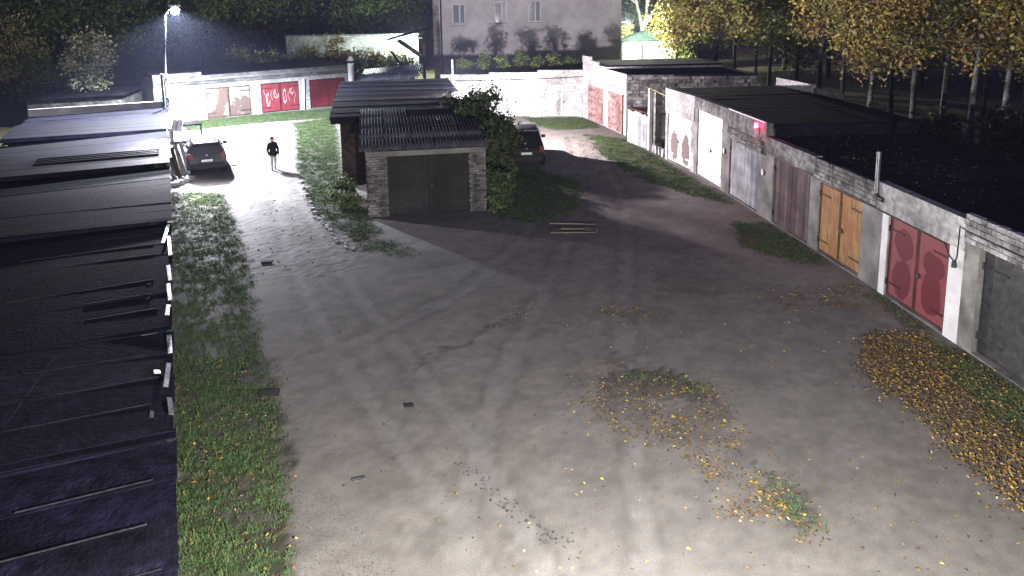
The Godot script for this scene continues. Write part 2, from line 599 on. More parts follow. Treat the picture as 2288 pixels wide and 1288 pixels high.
	g = garage("garage", "garage with worn pale blue-white plank gate, red lamp at its roof corner", A, Vector2(9.14, -33.5), {"strips": 1, "H": 3.66, "g0": .62, "g1": 3.46, "hg": 2.4, "band0": 2.95, "band": M.grey_wash, "lintel": M.mortar, "wall": M.concrete}, grp)
	bricks(g, .35, 3.7, 2.42, 2.92, -.03, .26, .085, [M.grey_brick, M.grey_brick2, M.white_brick3], .02)
	leaf_plank(g, .64, 2.03, 2.38, .06, [M.plank_white, M.plank_white2, M.plank_white3], 7, .64)
	leaf_plank(g, 2.05, 3.44, 2.38, .06, [M.plank_white, M.plank_white2, M.plank_white], 7, 3.44)
	part(g, "shade_sheet", spanm(-.02, -.002, 2.9, 3.5, .3, 6.05), M.bitumen2)  # dark felt sheet added, its tone standing in for shade on the step wall
	part(g, "roof_edge", spanm(.1, 3.6, 3.662, 3.70, -.06, .02), M.white_paint)
	# --- tall white gate
	A = Vector2(9.14, -33.5)
	g = garage("garage", "garage with tall clean white gate reaching the concrete fascia", A, Vector2(8.6, -37.3), {"strips": 1, "H": 3.66, "g0": .6, "g1": 3.46, "hg": 3.1, "band0": 3.14, "band": M.grey_wash, "wall": M.concrete}, grp)
	for i in 2:
		leaf_steel(g, .62 + 1.41 * i, 2.02 + 1.42 * i, 3.08, .06, painted("white leaf %d" % i, 64, 128, worn_white(3.0 + i, .12), .6), M.white_paint, .62 if i == 0 else 3.44, i == 0)
	# --- peeling gate
	A = Vector2(8.6, -37.3)
	g = garage("garage", "garage with white gate whose paint has peeled off in brown patches", A, Vector2(7.85, -40.5), {"strips": 1, "H": 3.66, "g0": .35, "g1": 3.0, "hg": 2.42, "band0": 2.46, "band": M.white_wash, "wall": M.white_wash}, grp)
	var peel := func(u: float, v: float, k: int) -> Color:
		var c: Color = worn_white(5.0 + k, .2).call(u, v)
		var q := (nse(u * 3 + k, v * 3, 1.0) - .5) * .4
		if Vector2((u - .5) / .36, (v - .34) / .34).length() + q < 1.0: c = Color(.11, .085, .075).lerp(Color(.07, .055, .05), nse(u * 4, v * 4, 1.3))
		return c
	for i in 2:
		leaf_steel(g, .37 + 1.31 * i, 1.67 + 1.31 * i, 2.4, .06, painted("peeled leaf %d" % i, 64, 112, peel.bind(i), .75), M.white_paint, .37 if i == 0 else 2.98, i == 1)
	part(g, "parapet", spanm(.0, 3.2, 3.45, 3.95, 6.13, 6.33), M.white_wash)
	part(g, "parapet", spanm(-2.2, -.1, 3.45, 3.8, 6.13, 6.33), M.grey_wash)

func build_left_row() -> void:
	var W0 := Vector2(-3.72, -7.0)
	var d := Vector2(-.3865, -.9223)
	var hs := [2.42, 2.46, 2.5, 2.4, 2.48, 2.36, 2.52, 2.42, 2.5, 2.44]
	var looks := ["with bare bitumen sheets laid in long strips, closest to the yard lamp", "with cracked strip seams and torn edge flashing", "with bent bright flashing scraps along its eave", "with a loose pale metal strip on its eave", "with patched strips and fallen leaves", "with low sagging roof", "with ribbed battens under the felt", "beside the stack of leaning planks", "beside the parked dark estate car", "at the foot of the floodlight mast"]
	for i in 10:
		var near := W0 + d * (4.05 * i)
		var far := W0 + d * (4.05 * (i + 1))
		var g := garage("garage", "low black-roofed garage " + looks[i], far, near, {"H": hs[i], "D": 6.6, "g0": .6, "g1": 3.45, "hg": 2.08, "wall": M.dark_wall, "tilt": [.012, -.006, .02, .004, -.012, .016, .0, .022, -.01, .01][i], "sunk": .0}, "garages of the low black-roofed row")
		for k in 2:
			leaf_steel(g, .62 + 1.41 * k, 2.02 + 1.41 * k, 2.06, .08, M.gate_dark, M.iron, .62 if k == 0 else 3.43)
		# roofing strips lie across the roof, each lapping over the last
		var y: float = hs[i]
		var tl: float = [.012, -.006, .02, .004, -.012, .016, .0, .022, -.01, .01][i]
		var x := .01
		while x < 4.0:
			var w := minf(1.02, 4.04 - x)
			var st := ST()
			add_box(st, Vector3(w / 2, .012, 3.32), Vector3(w, .018, 6.75), Basis(Vector3.BACK, rng.randf_range(.001, .009)))
			part(g, "roofing_strip", st.commit(), [M.bitumen, M.bitumen2, M.bitumen3][rng.randi() % 3], Vector3(x, y + .004 + rng.randf() * .012, -.2 - rng.randf() * .05), Basis(Vector3.RIGHT, tl) * Basis(Vector3.UP, rng.randf_range(-.006, .006)))
			x += .94
		if i in [1, 2, 3]:
			var n: int = [0, 3, 3, 2][i]
			for k in n:
				var a: float = .15 + k * 1.25 + rng.randf() * .2
				var l := rng.randf_range(.5, 1.1) if i < 3 else 1.7
				part(g, "flashing", spanm(0, l, 0, .008, -.05, .03), M.tin, Vector3(a, y + .05 + rng.randf() * .02, -.2), Basis(Vector3.UP, rng.randf_range(-.08, .08)) * Basis(Vector3.RIGHT, rng.randf_range(-.5, .25)))
		if i < 4:                                                  # pale strips stand in for lamplight caught on the seam edges
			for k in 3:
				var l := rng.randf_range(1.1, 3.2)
				part(g, "seam_glint", spanm(0, .02, 0, .014, 0, l), M.lath, Vector3(.95 + .94 * k + rng.randf_range(-.03, .03), y + .03, -.15 + rng.randf() * .4), Basis(Vector3.RIGHT, tl) * Basis(Vector3.UP, rng.randf_range(-.02, .02)))
			if i == 1: part(g, "seam_glint", spanm(0, .02, 0, .014, 0, 3.0), M.lath, Vector3(.35, y + .035, 1.7), Basis(Vector3.UP, 1.40))
			for k in (2 if i in [1, 2] else 0):                       # torn felt curling up at the eave
				part(g, "torn_flap", spanm(0, rng.randf_range(.08, .3), 0, .005, 0, rng.randf_range(.04, .12)), M.wet_felt, Vector3(.3 + rng.randf() * 3.2, y + .035, -.1 + rng.randf() * .5), Basis(Vector3.UP, rng.randf_range(-.4, .4)) * Basis(Vector3.RIGHT, rng.randf_range(-.3, .1)) * Basis(Vector3.BACK, rng.randf_range(-.15, .15)))
		if i == 6:
			for k in 4: part(g, "batten", spanm(0, .07, 0, .07, .1, 4.4), M.felt_grey, Vector3(1.3 + k * .34, y + .03, 0), Basis(Vector3.RIGHT, tl))
		if i == 9:
			part(g, "parapet", spanm(0, .25, 0, .35, -.1, 6.5), M.concrete, Vector3(.01, y + .03, 0))

func build_middle() -> void:
	# --- narrow garage in front with corrugated roof
	var A := Vector2(-1.05, -31.3)
	var Bp := Vector2(-5.7, -30.5)
	var f := frame_of(A, Bp)
	var L: float = f[2]
	var g := thing("garage", "brick garage with dark gate and wavy corrugated roof standing alone mid-yard", "garage", f[0], f[1])
	var H := 2.5
	part(g, "pillar", spanm(.004, .70, -.1, 2.42, .03, .3), M.mortar)
	part(g, "pillar", spanm(3.88, L - .004, -.1, 2.42, .03, .3), M.mortar)
	var bm := [M.silicate, M.silicate2, M.silicate3]
	bricks(g, .006, .70, 0, 2.42, .02, .26, .1, bm, .01, .1)
	bricks(g, 3.88, L - .006, 0, 2.42, .02, .26, .1, bm, .01, .1)
	part(g, "lintel", spanm(.0, L, 2.42, 2.62, -.02, .3), M.concrete)
	var st := ST()
	span(st, .004, .25, -.1, 2.75, .302, 5.5)
	span(st, L - .25, L - .004, -.1, 2.75, .302, 5.5)
	part(g, "wall", st.commit(), M.silicate)
	for i in 2:
		leaf_steel(g, .72 + 1.58 * i, 2.29 + 1.58 * i, 2.4, .12, M.gate_dark, M.gate_rim, .72 if i == 0 else 3.86, i == 0)
	var up := Basis(Vector3.RIGHT, -.105)
	var sheet := wave_sheet(1.06, 1.75, 8, .03)
	for c in 5:
		for r in 4:
			if r == 3 and c < 3: continue
			part(g, "corrugated_sheet", sheet, [M.slate, M.slate2, M.slate3][(c * 3 + r * 2) % 3], Vector3(-.05 + c * .985, 2.72 + r * .162 + (c % 2) * .012, -.25 + r * 1.5), up * Basis(Vector3.UP, rng.randf_range(-.012, .012)))
	part(g, "roofing_felt", spanm(0, 3.4, 0, .012, 0, 2.9), M.bitumen2, Vector3(-.05, 3.02, 2.5), up)
	part(g, "roofing_felt", spanm(0, 1.1, 0, .012, 0, 1.6), M.bitumen3, Vector3(-.1, 3.16, 3.75), up)
	# --- wide block behind it
	var A2 := Vector2(-2.0, -36.75)
	var B2 := Vector2(-7.75, -35.77)
	f = frame_of(A2, B2)
	L = f[2]
	g = thing("garage_block", "wide brown-walled garage block with flat black felt roof and overhanging eaves", "garage", f[0], f[1])
	st = ST()
	span(st, 0, L, -.1, 2.85, 0, .25)
	span(st, 0, .25, -.1, 2.85, .252, 13.0)
	span(st, L - .25, L, -.1, 2.85, .252, 13.0)
	span(st, .252, L - .252, -.1, 2.85, 12.75, 13.0)
	part(g, "wall", st.commit(), M.brown_wall)
	part(g, "roof", spanm(-.25, L + .4, 2.86, 3.16, -.1, 13.4), M.eave)
	var z := -.12
	var k := 0
	while z < 13.2:
		part(g, "roofing_strip", spanm(-.3, L + .45 + rng.randf() * .06, 0, .02, 0, 1.02), [M.bitumen, M.bitumen2, M.bitumen3, M.felt_grey][(k * 7) % 4], Vector3(0, 3.165 + .03 * (k % 2) + rng.randf() * .012, z), Basis(Vector3.RIGHT, rng.randf_range(-.012, .012)) * Basis(Vector3.UP, rng.randf_range(-.01, .01)))
		z += .96
		k += 1
	for i in 9:
		part(g, "eave_board", spanm(0, .03, -.16, .02, 0, 1.38), [M.plank_old, M.plank_old2][i % 2], Vector3(L + .42, 3.14 + rng.randf_range(-.015, .015), -.05 + i * 1.45), Basis(Vector3.RIGHT, rng.randf_range(-.015, .015)))

func build_back_rows() -> void:
	# --- pale garages closing the right-hand alley
	var P0 := Vector2(5.05, -53.7)
	var P1 := Vector2(-4.8, -54.55)
	var lab := ["white garage at the alley end, next to the tall corner garages", "white garage in the middle of the floodlit alley end", "white garage with thin white flue pipe at the alley end"]
	for i in 3:
		var g := garage("garage", lab[i], P0.lerp(P1, i / 3.0), P0.lerp(P1, (i + 1) / 3.0), {"H": [3.2, 3.05, 2.92][i], "g0": .5, "g1": 2.8, "hg": 2.2, "band0": [2.85, 2.7, 2.58][i], "band": M.white_wash, "wall": M.white_wash, "sunk": .04}, "white garages at the alley end")
		for k in 2: leaf_steel(g, .52 + 1.14 * k, 1.65 + 1.14 * k, 2.18, .06, M.pale_paint, M.white_paint, .52 if k == 0 else 2.78, k == 0)
		if i == 2:
			part(g, "flue_pipe", tube([Vector3(2.45, 1.6, -.12), Vector3(2.45, 3.95, -.12)], .06), M.white_paint)
	# --- taller corner garages, their end wall of rough blocks faces the camera
	var fp := PackedVector2Array([Vector2(6.8, -46.9), Vector2(14.2, -46.5), Vector2(13.4, -50.5), Vector2(5.95, -50.0)])
	var c := thing("garage", "tall white-fronted corner garage whose end wall is rough grey blockwork", "garage", Vector3(6.8, 0, -46.9))
	var loc := func(l: PackedVector2Array) -> PackedVector2Array:
		var o := PackedVector2Array()
		for p in l: o.append(p - Vector2(6.8, -46.9))
		return o
	part(c, "wall", prism(loc.call(fp), -.1, 3.5), M.mortar)
	part(c, "roof", prism(loc.call(PackedVector2Array([Vector2(6.95, -46.85), Vector2(14.3, -46.4), Vector2(13.5, -50.5), Vector2(6.1, -50.0)])), 3.505, 3.62), M.bitumen)
	var e := frame_of(Vector2(14.2, -46.5), Vector2(6.8, -46.9))
	var wall := Node3D.new()
	wall.name = "end_wall"
	c.add_child(wall)
	wall.position = e[0] - Vector3(6.8, 0, -46.9)
	wall.rotation.y = e[1]
	bricks(wall, 0, e[2], 1.7, 3.5, -.01, .42, .2, [M.grey_brick, M.grey_brick2, M.block, M.block2], .03, .12)
	part(wall, "coping", spanm(0, e[2], 3.5, 3.6, -.06, .1), M.grey_wash)
	var fr := frame_of(Vector2(6.8, -46.9), Vector2(5.95, -50.0))
	var front := Node3D.new()
	front.name = "front_wall"
	c.add_child(front)
	front.position = fr[0] - Vector3(6.8, 0, -46.9)
	front.rotation.y = fr[1]
	part(front, "face", spanm(0.01, fr[2], -.05, 3.64, -.05, -.004), M.white_wash)
	part(front, "gate", spanm(.5, 2.75, .05, 2.3, -.1, -.055), M.pink_paint)
	part(front, "gate_frame", spanm(.38, .48, .0, 2.4, -.12, -.055), M.rust)
	var c2 := thing("garage", "tall far corner garage with stepped white parapet and pink gate", "garage", Vector3(5.95, 0, -50.0))
	var fp2 := PackedVector2Array([Vector2(0, -.01), Vector2(7.4, -.5), Vector2(6.6, -4.0), Vector2(-1.15, -3.6)])
	part(c2, "wall", prism(fp2, -.1, 3.75), M.white_wash)
	part(c2, "roof", prism(PackedVector2Array([Vector2(.15, -.02), Vector2(7.5, -.52), Vector2(6.7, -4.0), Vector2(-1.0, -3.6)]), 3.755, 3.86), M.bitumen)
	var fr2 := frame_of(Vector2(0, 0), Vector2(-1.15, -3.6))
	var front2 := Node3D.new()
	front2.name = "front_wall"
	c2.add_child(front2)
	front2.rotation.y = fr2[1]
	part(front2, "parapet", spanm(1.4, 2.6, 3.75, 3.95, -.05, .15), M.white_wash)
	part(front2, "parapet", spanm(2.61, fr2[2], 3.75, 4.18, -.05, .15), M.white_wash)
	part(front2, "gate", spanm(.55, 2.75, .05, 2.3, -.06, -.01), M.pink_paint)
	# --- low shed and the open bay between the rows
	var s := thing("shed", "low white plank shed with rusty sheet roof between garages", "shed", Vector3(6.62, 0, -45.1), frame_of(Vector2(7.4, -42.7), Vector2(6.62, -45.1))[1] + PI)
	for i in 9: part(s, "plank", spanm(0, .268, 0, 1.9 - rng.randf() * .12, 0, .04), [M.plank_white, M.plank_white2, M.plank_white3][i % 3], Vector3(i * .28, .0, rng.randf() * .02))
	part(s, "roof", spanm(-.05, 2.55, 1.9, 1.96, -.9, .1), M.rust, Vector3.ZERO, Basis(Vector3.RIGHT, -.06))
	part(s, "wall", spanm(.0, .1, -.05, 1.85, -1.6, -.02), M.plank_old)
	var bay := thing("gate_frame", "tall white steel gate frame standing open before a dark bay", "gate", Vector3(7.42, 0, -42.6), frame_of(Vector2(7.9, -40.6), Vector2(7.42, -42.6))[1] + PI)
	part(bay, "post", spanm(-.09, .09, 0, 3.35, -.09, .09), M.white_paint)
	part(bay, "beam", tube([Vector3(0, 3.36, 0), Vector3(2.05, 3.22, 0)], .045), M.brass)
	part(bay, "jamb", spanm(.1, .42, -.05, 3.2, -.5, -.12), M.grey_wash)
	part(bay, "back_wall", spanm(.1, 2.0, -.05, 3.1, -2.7, -2.5), M.concrete)
	part(bay, "gate_leaf", spanm(0, .05, .05, 3.1, -2.45, -.6), M.plank_old2, Vector3(1.92, 0, 0))
	for i in 4:
		var b := part(self, "upright_block", rough_brick(Vector3(.16, .42, .14), i), M.white_brick, Vector3(7.55 + i * .1, .2, -42.1 + i * .38), Basis(Vector3.UP, rng.randf() * 2) * Basis(Vector3.RIGHT, rng.randf_range(-.15, .15)))
		tag(b, "white concrete block stood on end before the dark open bay", "block", "blocks before the open bay")
	# --- far garages behind the floodlit lane
	var R := Vector2(-12.3, -61.0)
	var Lf := Vector2(-23.73, -53.05)
	var sc := [0.0, 3.6, 7.15, 10.8, 13.92]
	var labs := ["far garage with plain dark red gate behind the middle block", "far garage with red gate scribbled with pale graffiti", "far garage with patchy rust-brown and white gate", "far garage with scribbled light blue gate beside the lamp pole"]
	var gates := [[.35, 3.2], [.4, 3.2], [.4, 3.45], [.45, 2.7]]
	for i in 4:
		var a := R.lerp(Lf, sc[i] / 13.92)
		var b := R.lerp(Lf, sc[i + 1] / 13.92)
		var g := garage("garage", labs[i], a, b, {"H": 3.05 + (.25 if i == 3 else 0.0), "g0": gates[i][0], "g1": gates[i][1], "hg": 2.15, "band0": 2.45, "band": M.grey_wash, "wall": M.white_wash, "lintel": M.white_wash, "tilt": -.02, "D": 5.5}, "far garages along the floodlit lane")
		part(g, "cornice", spanm(.004, b.distance_to(a) - .004, 2.72, 2.86, -.12, -.037), M.concrete)
		var w: float = (gates[i][1] - gates[i][0]) / 2
		for k in 2:
			var m: Material
			if i == 0: m = M.red_paint
			elif i == 1: m = painted("scribbled red %d" % k, 96, 96, scribble.bind(Color(.14, .025, .03), Color(.4, .27, .28), 3 + k), .7)
			elif i == 2: m = painted("patchy leaf %d" % k, 96, 96, patchy.bind(k), .8)
			else: m = painted("blue leaf %d" % k, 96, 96, scribble.bind(Color(.10, .145, .18), Color(.05, .08, .12), 9 + k), .7)
			leaf_steel(g, gates[i][0] + .01 + w * k, gates[i][0] - .01 + w * (k + 1), 2.12, .08, m, [M.red_paint, M.red_paint, M.rust, M.pale_paint][i], gates[i][0] if k == 0 else gates[i][1])
		if i == 1: part(g, "prop", spanm(0, .16, 0, 2.3, -.1, -.03), M.white_paint, Vector3(.12, 0, -.02), Basis(Vector3.BACK, .06))
	var ch := thing("chimney", "short white capped chimney at the end of the far garages", "chimney", Vector3(-11.9, 0, -59.6))
	part(ch, "flue", tube([Vector3(0, 0, 0), Vector3(0, 3.3, 0)], .2, .22, 10), M.white_paint)
	part(ch, "cap", tube([Vector3(0, 3.5, 0), Vector3(0, 3.62, 0), Vector3(0, 3.8, 0)], .3, .1, 10), M.white_paint)
	part(ch, "strut", spanm(-.02, .02, 3.25, 3.55, -.02, .02), M.iron, Vector3(.12, 0, 0))
	# --- bright corrugated lean-to roof behind the block
	var lt := thing("lean_to", "lean-to with pale blue corrugated metal roof behind the middle block", "shed", Vector3(-11.6, 0, -60.0), -.06)
	for i in 4: part(lt, "corrugated_sheet", wave_sheet(1.15, 2.6, 7, .045), M.blue_tin, Vector3(.1 + i * 1.12, 2.55 + i * .10, -2.4 + i * .1), Basis(Vector3.BACK, .09) * Basis(Vector3.RIGHT, .28))
	for i in 3: part(lt, "post", spanm(-.06, .06, 0, 2.35 + i * .05, -.06, .06), M.plank_old, Vector3(.3 + i * 1.9, 0, -1.2))

func scribble(u: float, v: float, base: Color, ink: Color, k: int) -> Color:
	var c := base.lerp(base * .7, nse(u * 2 + k, v * 2, 1.0))
	var d := 9.0
	for i in 4:
		var q := Vector2(.22 + .19 * i + .05 * sin(k * 3.1 + i), .55 + .14 * sin(k * 1.7 + i * 2.4))
		var w := Vector2((u - q.x) * (1.0 + .5 * sin(k + i)), (v - q.y) * (.6 + .3 * cos(k * 2.0 + i)))
		if (i + k) % 2 == 0: d = minf(d, absf(w.length() - .075) / .011 + (9.0 if w.angle() > 1.2 + .4 * i else 0.0))
		d = minf(d, absf(u - q.x - sin(v * 14.0 + i * 2 + k) * .05) / .010 if absf(v - q.y) < .17 else 9.0)
	if d < 1.0: c = ink
	return c.lerp(base * 1.3, clampf((nse(u * 5, v * 1.2 + k, 1.2) - .6) * 3, 0, 1) * .5)
func patchy(u: float, v: float, k: int) -> Color:
	var n := nse(u * .8 + k * 5, v * .6, .7) * .75 + nse(u * 5, v * 3 + k, 1.0) * .25
	var c := Color(.085, .062, .052).lerp(Color(.055, .038, .034), nse(u * 7, v * 7 + k, 1.3))
	if n + v * .3 > .62: c = c.lerp(Color(.15, .15, .138), clampf((n + v * .3 - .62) * 6, 0, 1)).lerp(Color(.10, .105, .09), nse(u * 9, v * 9, 1.3) * .5)
	return c

func window(b: Node, x: float, y: float, w: float, h: float, z: float, k: int) -> void:
	var o := Node3D.new()
	o.name = "window"
	b.add_child(o, true)
	o.position = Vector3(x, y, z)
	part(o, "reveal", spanm(-w / 2, w / 2, -h / 2, h / 2, -.1, -.06), M.room)
	var st := ST()
	span(st, -w / 2, -w / 2 + .09, -h / 2, h / 2, -.05, .03)
	span(st, w / 2 - .09, w / 2, -h / 2, h / 2, -.05, .03)
	span(st, -w / 2 + .09, w / 2 - .09, h / 2 - .09, h / 2, -.05, .03)
	span(st, -w / 2 + .09, w / 2 - .09, -h / 2, -h / 2 + .09, -.05, .03)
	span(st, -.06 + .08, .06 + .08, -h / 2 + .09, h / 2 - .09, -.05, .03)
	part(o, "frame", st.commit(), M.white_paint)
	part(o, "pane", spanm(-w / 2 + .09, .02, -h / 2 + .09, h / 2 - .09, -.02, -.012), M.pane)
	part(o, "pane", spanm(.14, w / 2 - .09, -h / 2 + .09, h / 2 - .09, -.02, -.012), M.pane)
	if k != 0: part(o, "curtain", spanm(-w / 2 + .12, -w / 2 + .45, -h / 2 + .1, h / 2 - .1, -.055, -.045), M.curtain)
	part(o, "sill", spanm(-w / 2 - .08, w / 2 + .08, -h / 2 - .08, -h / 2 - .002, -.02, .1), M.tin)
func build_background() -> void:
	# --- two-storey grey house
	var z := -75.0
	var L := Zp(968, 60, z)
	var R := Zp(1388, 60, z)
	var b := thing("house", "tall grey brick house with three white-framed windows behind the garages", "house", Vector3(L.x, 0, z))
	var W := R.x - L.x
	var spots := []
	for p in [[1025, 33], [1119, 28], [1194, 25]]:
		var q := Zp(p[0], p[1], z)
		spots.append(Vector2(q.x - L.x, q.y))
	var st := ST()
	var ww := 1.2
	var wh := 1.95
	# wall pieced round the window openings
	span(st, 0, W, -.2, spots[2].y - wh / 2, -.4, 0)
	var x := 0.0
	for s in spots:
		span(st, x, s.x - ww / 2, spots[2].y - wh / 2, 10.5, -.4, 0)
		span(st, s.x - ww / 2, s.x + ww / 2, s.y + wh / 2, 10.5, -.4, 0)
		if s.y - wh / 2 > spots[2].y - wh / 2 + .01: span(st, s.x - ww / 2, s.x + ww / 2, spots[2].y - wh / 2, s.y - wh / 2, -.4, 0)
		x = s.x + ww / 2
	span(st, x, W, spots[2].y - wh / 2, 10.5, -.4, 0)
	span(st, 0, .4, -.2, 10.5, -11, -.402)
	span(st, W - .4, W, -.2, 10.5, -11, -.402)
	part(b, "wall", st.commit(), M.house)
	part(b, "roof", spanm(-.3, W + .3, 10.5, 10.8, -11.3, .3), M.bitumen)
	part(b, "pilaster", spanm(.0, .55, 0, 10.5, .002, .08), M.house2)
	part(b, "downpipe", tube([Vector3(.75, 0, .14), Vector3(.75, 10.4, .14)], .07), M.iron)
	for i in 3: window(b, spots[i].x, spots[i].y, ww, wh, -.06, i)
	# --- long pale wall left of the house
	var a := Zp(640, 120, -82)
	var e := Zp(935, 120, -82)
	var w := thing("boundary_wall", "long white rendered wall behind bushes left of the grey house", "wall", Vector3(a.x, 0, -82))
	part(w, "face", spanm(0, e.x - a.x, -.2, 3.95, -.3, 0), M.white_wash)
	part(w, "coping", spanm(-.1, e.x - a.x + .1, 3.95, 4.1, -.4, .12), M.grey_wash)
	# --- sagging porch roof beside the house
	var p0 := Zp(962, 62, -73)
	var pr := thing("porch", "sagging dark porch roof propped against the house corner", "roof", Vector3(p0.x - 4.2, 0, -73))
	part(pr, "roof_panel", spanm(0, 4.2, 0, .12, -2.4, .3), M.eave, Vector3(0.2, 4.0, 0), Basis(Vector3.BACK, .26))
	part(pr, "roof_panel", spanm(0, 2.6, 0, .1, -2.0, .2), M.eave, Vector3(1.1, 3.95, .1), Basis(Vector3.BACK, -.62))
	part(pr, "brace", spanm(0, .2, 0, 3.2, -.1, .1), M.plank_old, Vector3(2.4, .4, .3), Basis(Vector3.BACK, .62))
	part(pr, "post", spanm(0, .24, 0, 3.9, -.1, .1), M.plank_old, Vector3(3.4, 0, -.2))
	# --- small white house at the far right
	var h0 := Zp(1392, 110, -86)
	var h1 := Zp(1512, 110, -86)
	var h := thing("outbuilding", "small brightly lit white outbuilding with green roof beyond the garages", "shed", Vector3(h0.x, 0, -86))
	var hw := h1.x - h0.x
	part(h, "wall", spanm(0, hw, -.2, 2.75, -4, 0), M.white_wash)
	part(h, "door_post", spanm(2.0, 2.12, 0, 2.4, .002, .06), M.iron)
	st = ST()
	st.set_smooth_group(-1)
	quad(st, Vector3(-.2, 2.75, .3), Vector3(hw + .2, 2.75, .3), Vector3(hw * .78, 3.7, -1.8), Vector3(hw * .42, 3.7, -1.8))
	quad(st, Vector3(hw + .2, 2.75, -4.3), Vector3(-.2, 2.75, -4.3), Vector3(hw * .42, 3.7, -1.8), Vector3(hw * .78, 3.7, -1.8))
	tri(st, Vector3(-.2, 2.75, -4.3), Vector3(-.2, 2.75, .3), Vector3(hw * .42, 3.7, -1.8))
	tri(st, Vector3(hw + .2, 2.75, .3), Vector3(hw + .2, 2.75, -4.3), Vector3(hw * .78, 3.7, -1.8))
	part(h, "roof", fin(st), M.green_roof)
	# --- low roofs beyond the left row
	var q0 := Zp(60, 240, -52)
	var lo := thing("shed", "long low shed with thin grey roof edge beyond the black-roofed row", "shed", Vector3(q0.x, 0, -52), .12)
	var lw := Zp(335, 200, -52).x - q0.x - 2.2
	part(lo, "wall", spanm(0, lw, -.1, 1.9, -5, 0), M.dark_wall)
	part(lo, "roof", spanm(-.3, lw + .3, 0, .14, -5.2, .4), M.felt_grey, Vector3(0, 1.92, 0), Basis(Vector3.BACK, .03))

# ---------------------------------------------------------------- plants
func crown_mesh(kind: String, k: int, n: int, rx: float, ry: float, size: float) -> Mesh:
	var key := "crown%s%d,%d,%.1f,%.1f" % [kind, k, n, rx, ry]
	if cache.has(key): return cache[key]
	var r := RandomNumberGenerator.new()
	r.seed = k * 131 + 7
	var pal: Array = {"yellow": [Color(.36, .27, .065), Color(.27, .185, .06), Color(.22, .20, .07), Color(.12, .145, .06), Color(.17, .12, .06)], "olive": [Color(.20, .19, .06), Color(.27, .24, .07), Color(.12, .14, .05), Color(.32, .26, .11)],
		"ivy": [Color(.050, .070, .030), Color(.065, .080, .034), Color(.045, .058, .028)], "pale": [Color(.26, .25, .17), Color(.20, .21, .13), Color(.12, .13, .07)], "green": [Color(.07, .10, .03), Color(.10, .13, .045), Color(.05, .07, .025)]}[kind]
	var clumps := []
	for i in 46:
		var v := Vector3(r.randfn(), r.randfn(), r.randfn()).normalized() * pow(r.randf(), .4)
		clumps.append([v * Vector3(rx, ry, rx), r.randf_range(.18, .34) * rx, pal[r.randi() % pal.size()]])
	var vs := PackedVector3Array()
	var ns := PackedVector3Array()
	var cs := PackedColorArray()
	for i in n:
		var c: Array = clumps[r.randi() % clumps.size()]
		var p: Vector3 = c[0] + Vector3(r.randfn(), r.randfn() * 1.15 - .25, r.randfn()) * c[1] * .62
		var b := Basis.from_euler(Vector3(r.randf() * TAU, r.randf() * TAU, r.randf() * TAU))
		var s := size * r.randf_range(.6, 1.3)
		var x := b.x * s * .42
		var y := b.y * s * .7
		vs.append_array(PackedVector3Array([p - y, p + x, p + y, p - y, p + y, p - x]))
		var f := r.randf_range(.6, 1.3)
		var col: Color = c[2].lerp(pal[r.randi() % pal.size()], r.randf() * .5) * f
		for j in 6:
			ns.append(-b.z)
			cs.append(col)
	var ar := []
	ar.resize(Mesh.ARRAY_MAX)
	ar[Mesh.ARRAY_VERTEX] = vs
	ar[Mesh.ARRAY_NORMAL] = ns
	ar[Mesh.ARRAY_COLOR] = cs
	var am := ArrayMesh.new()
	am.add_surface_from_arrays(Mesh.PRIMITIVE_TRIANGLES, ar)
	cache[key] = am
	return am
func trunk_mesh(k: int, h: float, r0: float, lean: Vector3, limbs := 7) -> Mesh:
	var r := RandomNumberGenerator.new()
	r.seed = k * 17 + 3
	var st := ST()
	var pts := []
	var rad := []
	for i in 9:
		var t := i / 8.0
		pts.append(Vector3(r.randf_range(-.06, .06), h * t, r.randf_range(-.06, .06)) + lean * t * t)
		rad.append(lerpf(r0, r0 * .22, t) + (.05 if i == 0 else 0.0))
	add_tube(st, pts, rad, 8)
	for i in limbs:
		var q := 3 + i % 5
		var a := r.randf() * TAU
		var o := Vector3(cos(a), r.randf_range(.5, 1.1), sin(a)).normalized()
		var l := h * r.randf_range(.16, .3)
		add_tube(st, [pts[q], pts[q] + o * l * .5, pts[q] + o * l + Vector3.UP * l * .2], [rad[q] * .5, rad[q] * .3, .012], 5)
	return fin(st)
func tree(called: String, label: String, base: Vector3, h: float, rx: float, ry: float, cy: float, kind: String, k: int, bark: Material, n := 5200, lean := Vector3.ZERO, group := "", leaf := .19, r0 := .16) -> void:
	var t := thing(called, label, "tree", Vector3(base.x, -.05, base.z), 0, group)
	part(t, "trunk", trunk_mesh(k, h, r0, lean), bark)
	part(t, "crown", crown_mesh(kind, k % 4, n, rx, ry, leaf), leafm("foliage"), Vector3(lean.x * .6, cy, lean.z * .6), Basis(Vector3.UP, k * 1.7))
func shrub(label: String, base: Vector3, rx: float, ry: float, kind: String, k: int, n := 1500, leaf := .13, group := "") -> void:
	var t := thing("shrub", label, "shrub", base, k * 2.1, group)
	var st := ST()
	for i in 6:
		var a := TAU * i / 6 + k
		add_tube(st, [Vector3.ZERO, Vector3(cos(a) * rx * .3, ry * .8, sin(a) * rx * .3), Vector3(cos(a) * rx * .6, ry * 1.6, sin(a) * rx * .6)], [.03, .022, .008], 5)
	part(t, "stems", fin(st), M.bark)
	part(t, "foliage", crown_mesh(kind, k % 3, n, rx, ry, leaf), leafm("ivy", .9, 0.0) if kind == "ivy" else leafm("foliage"), Vector3(0, ry * 1.02, 0))
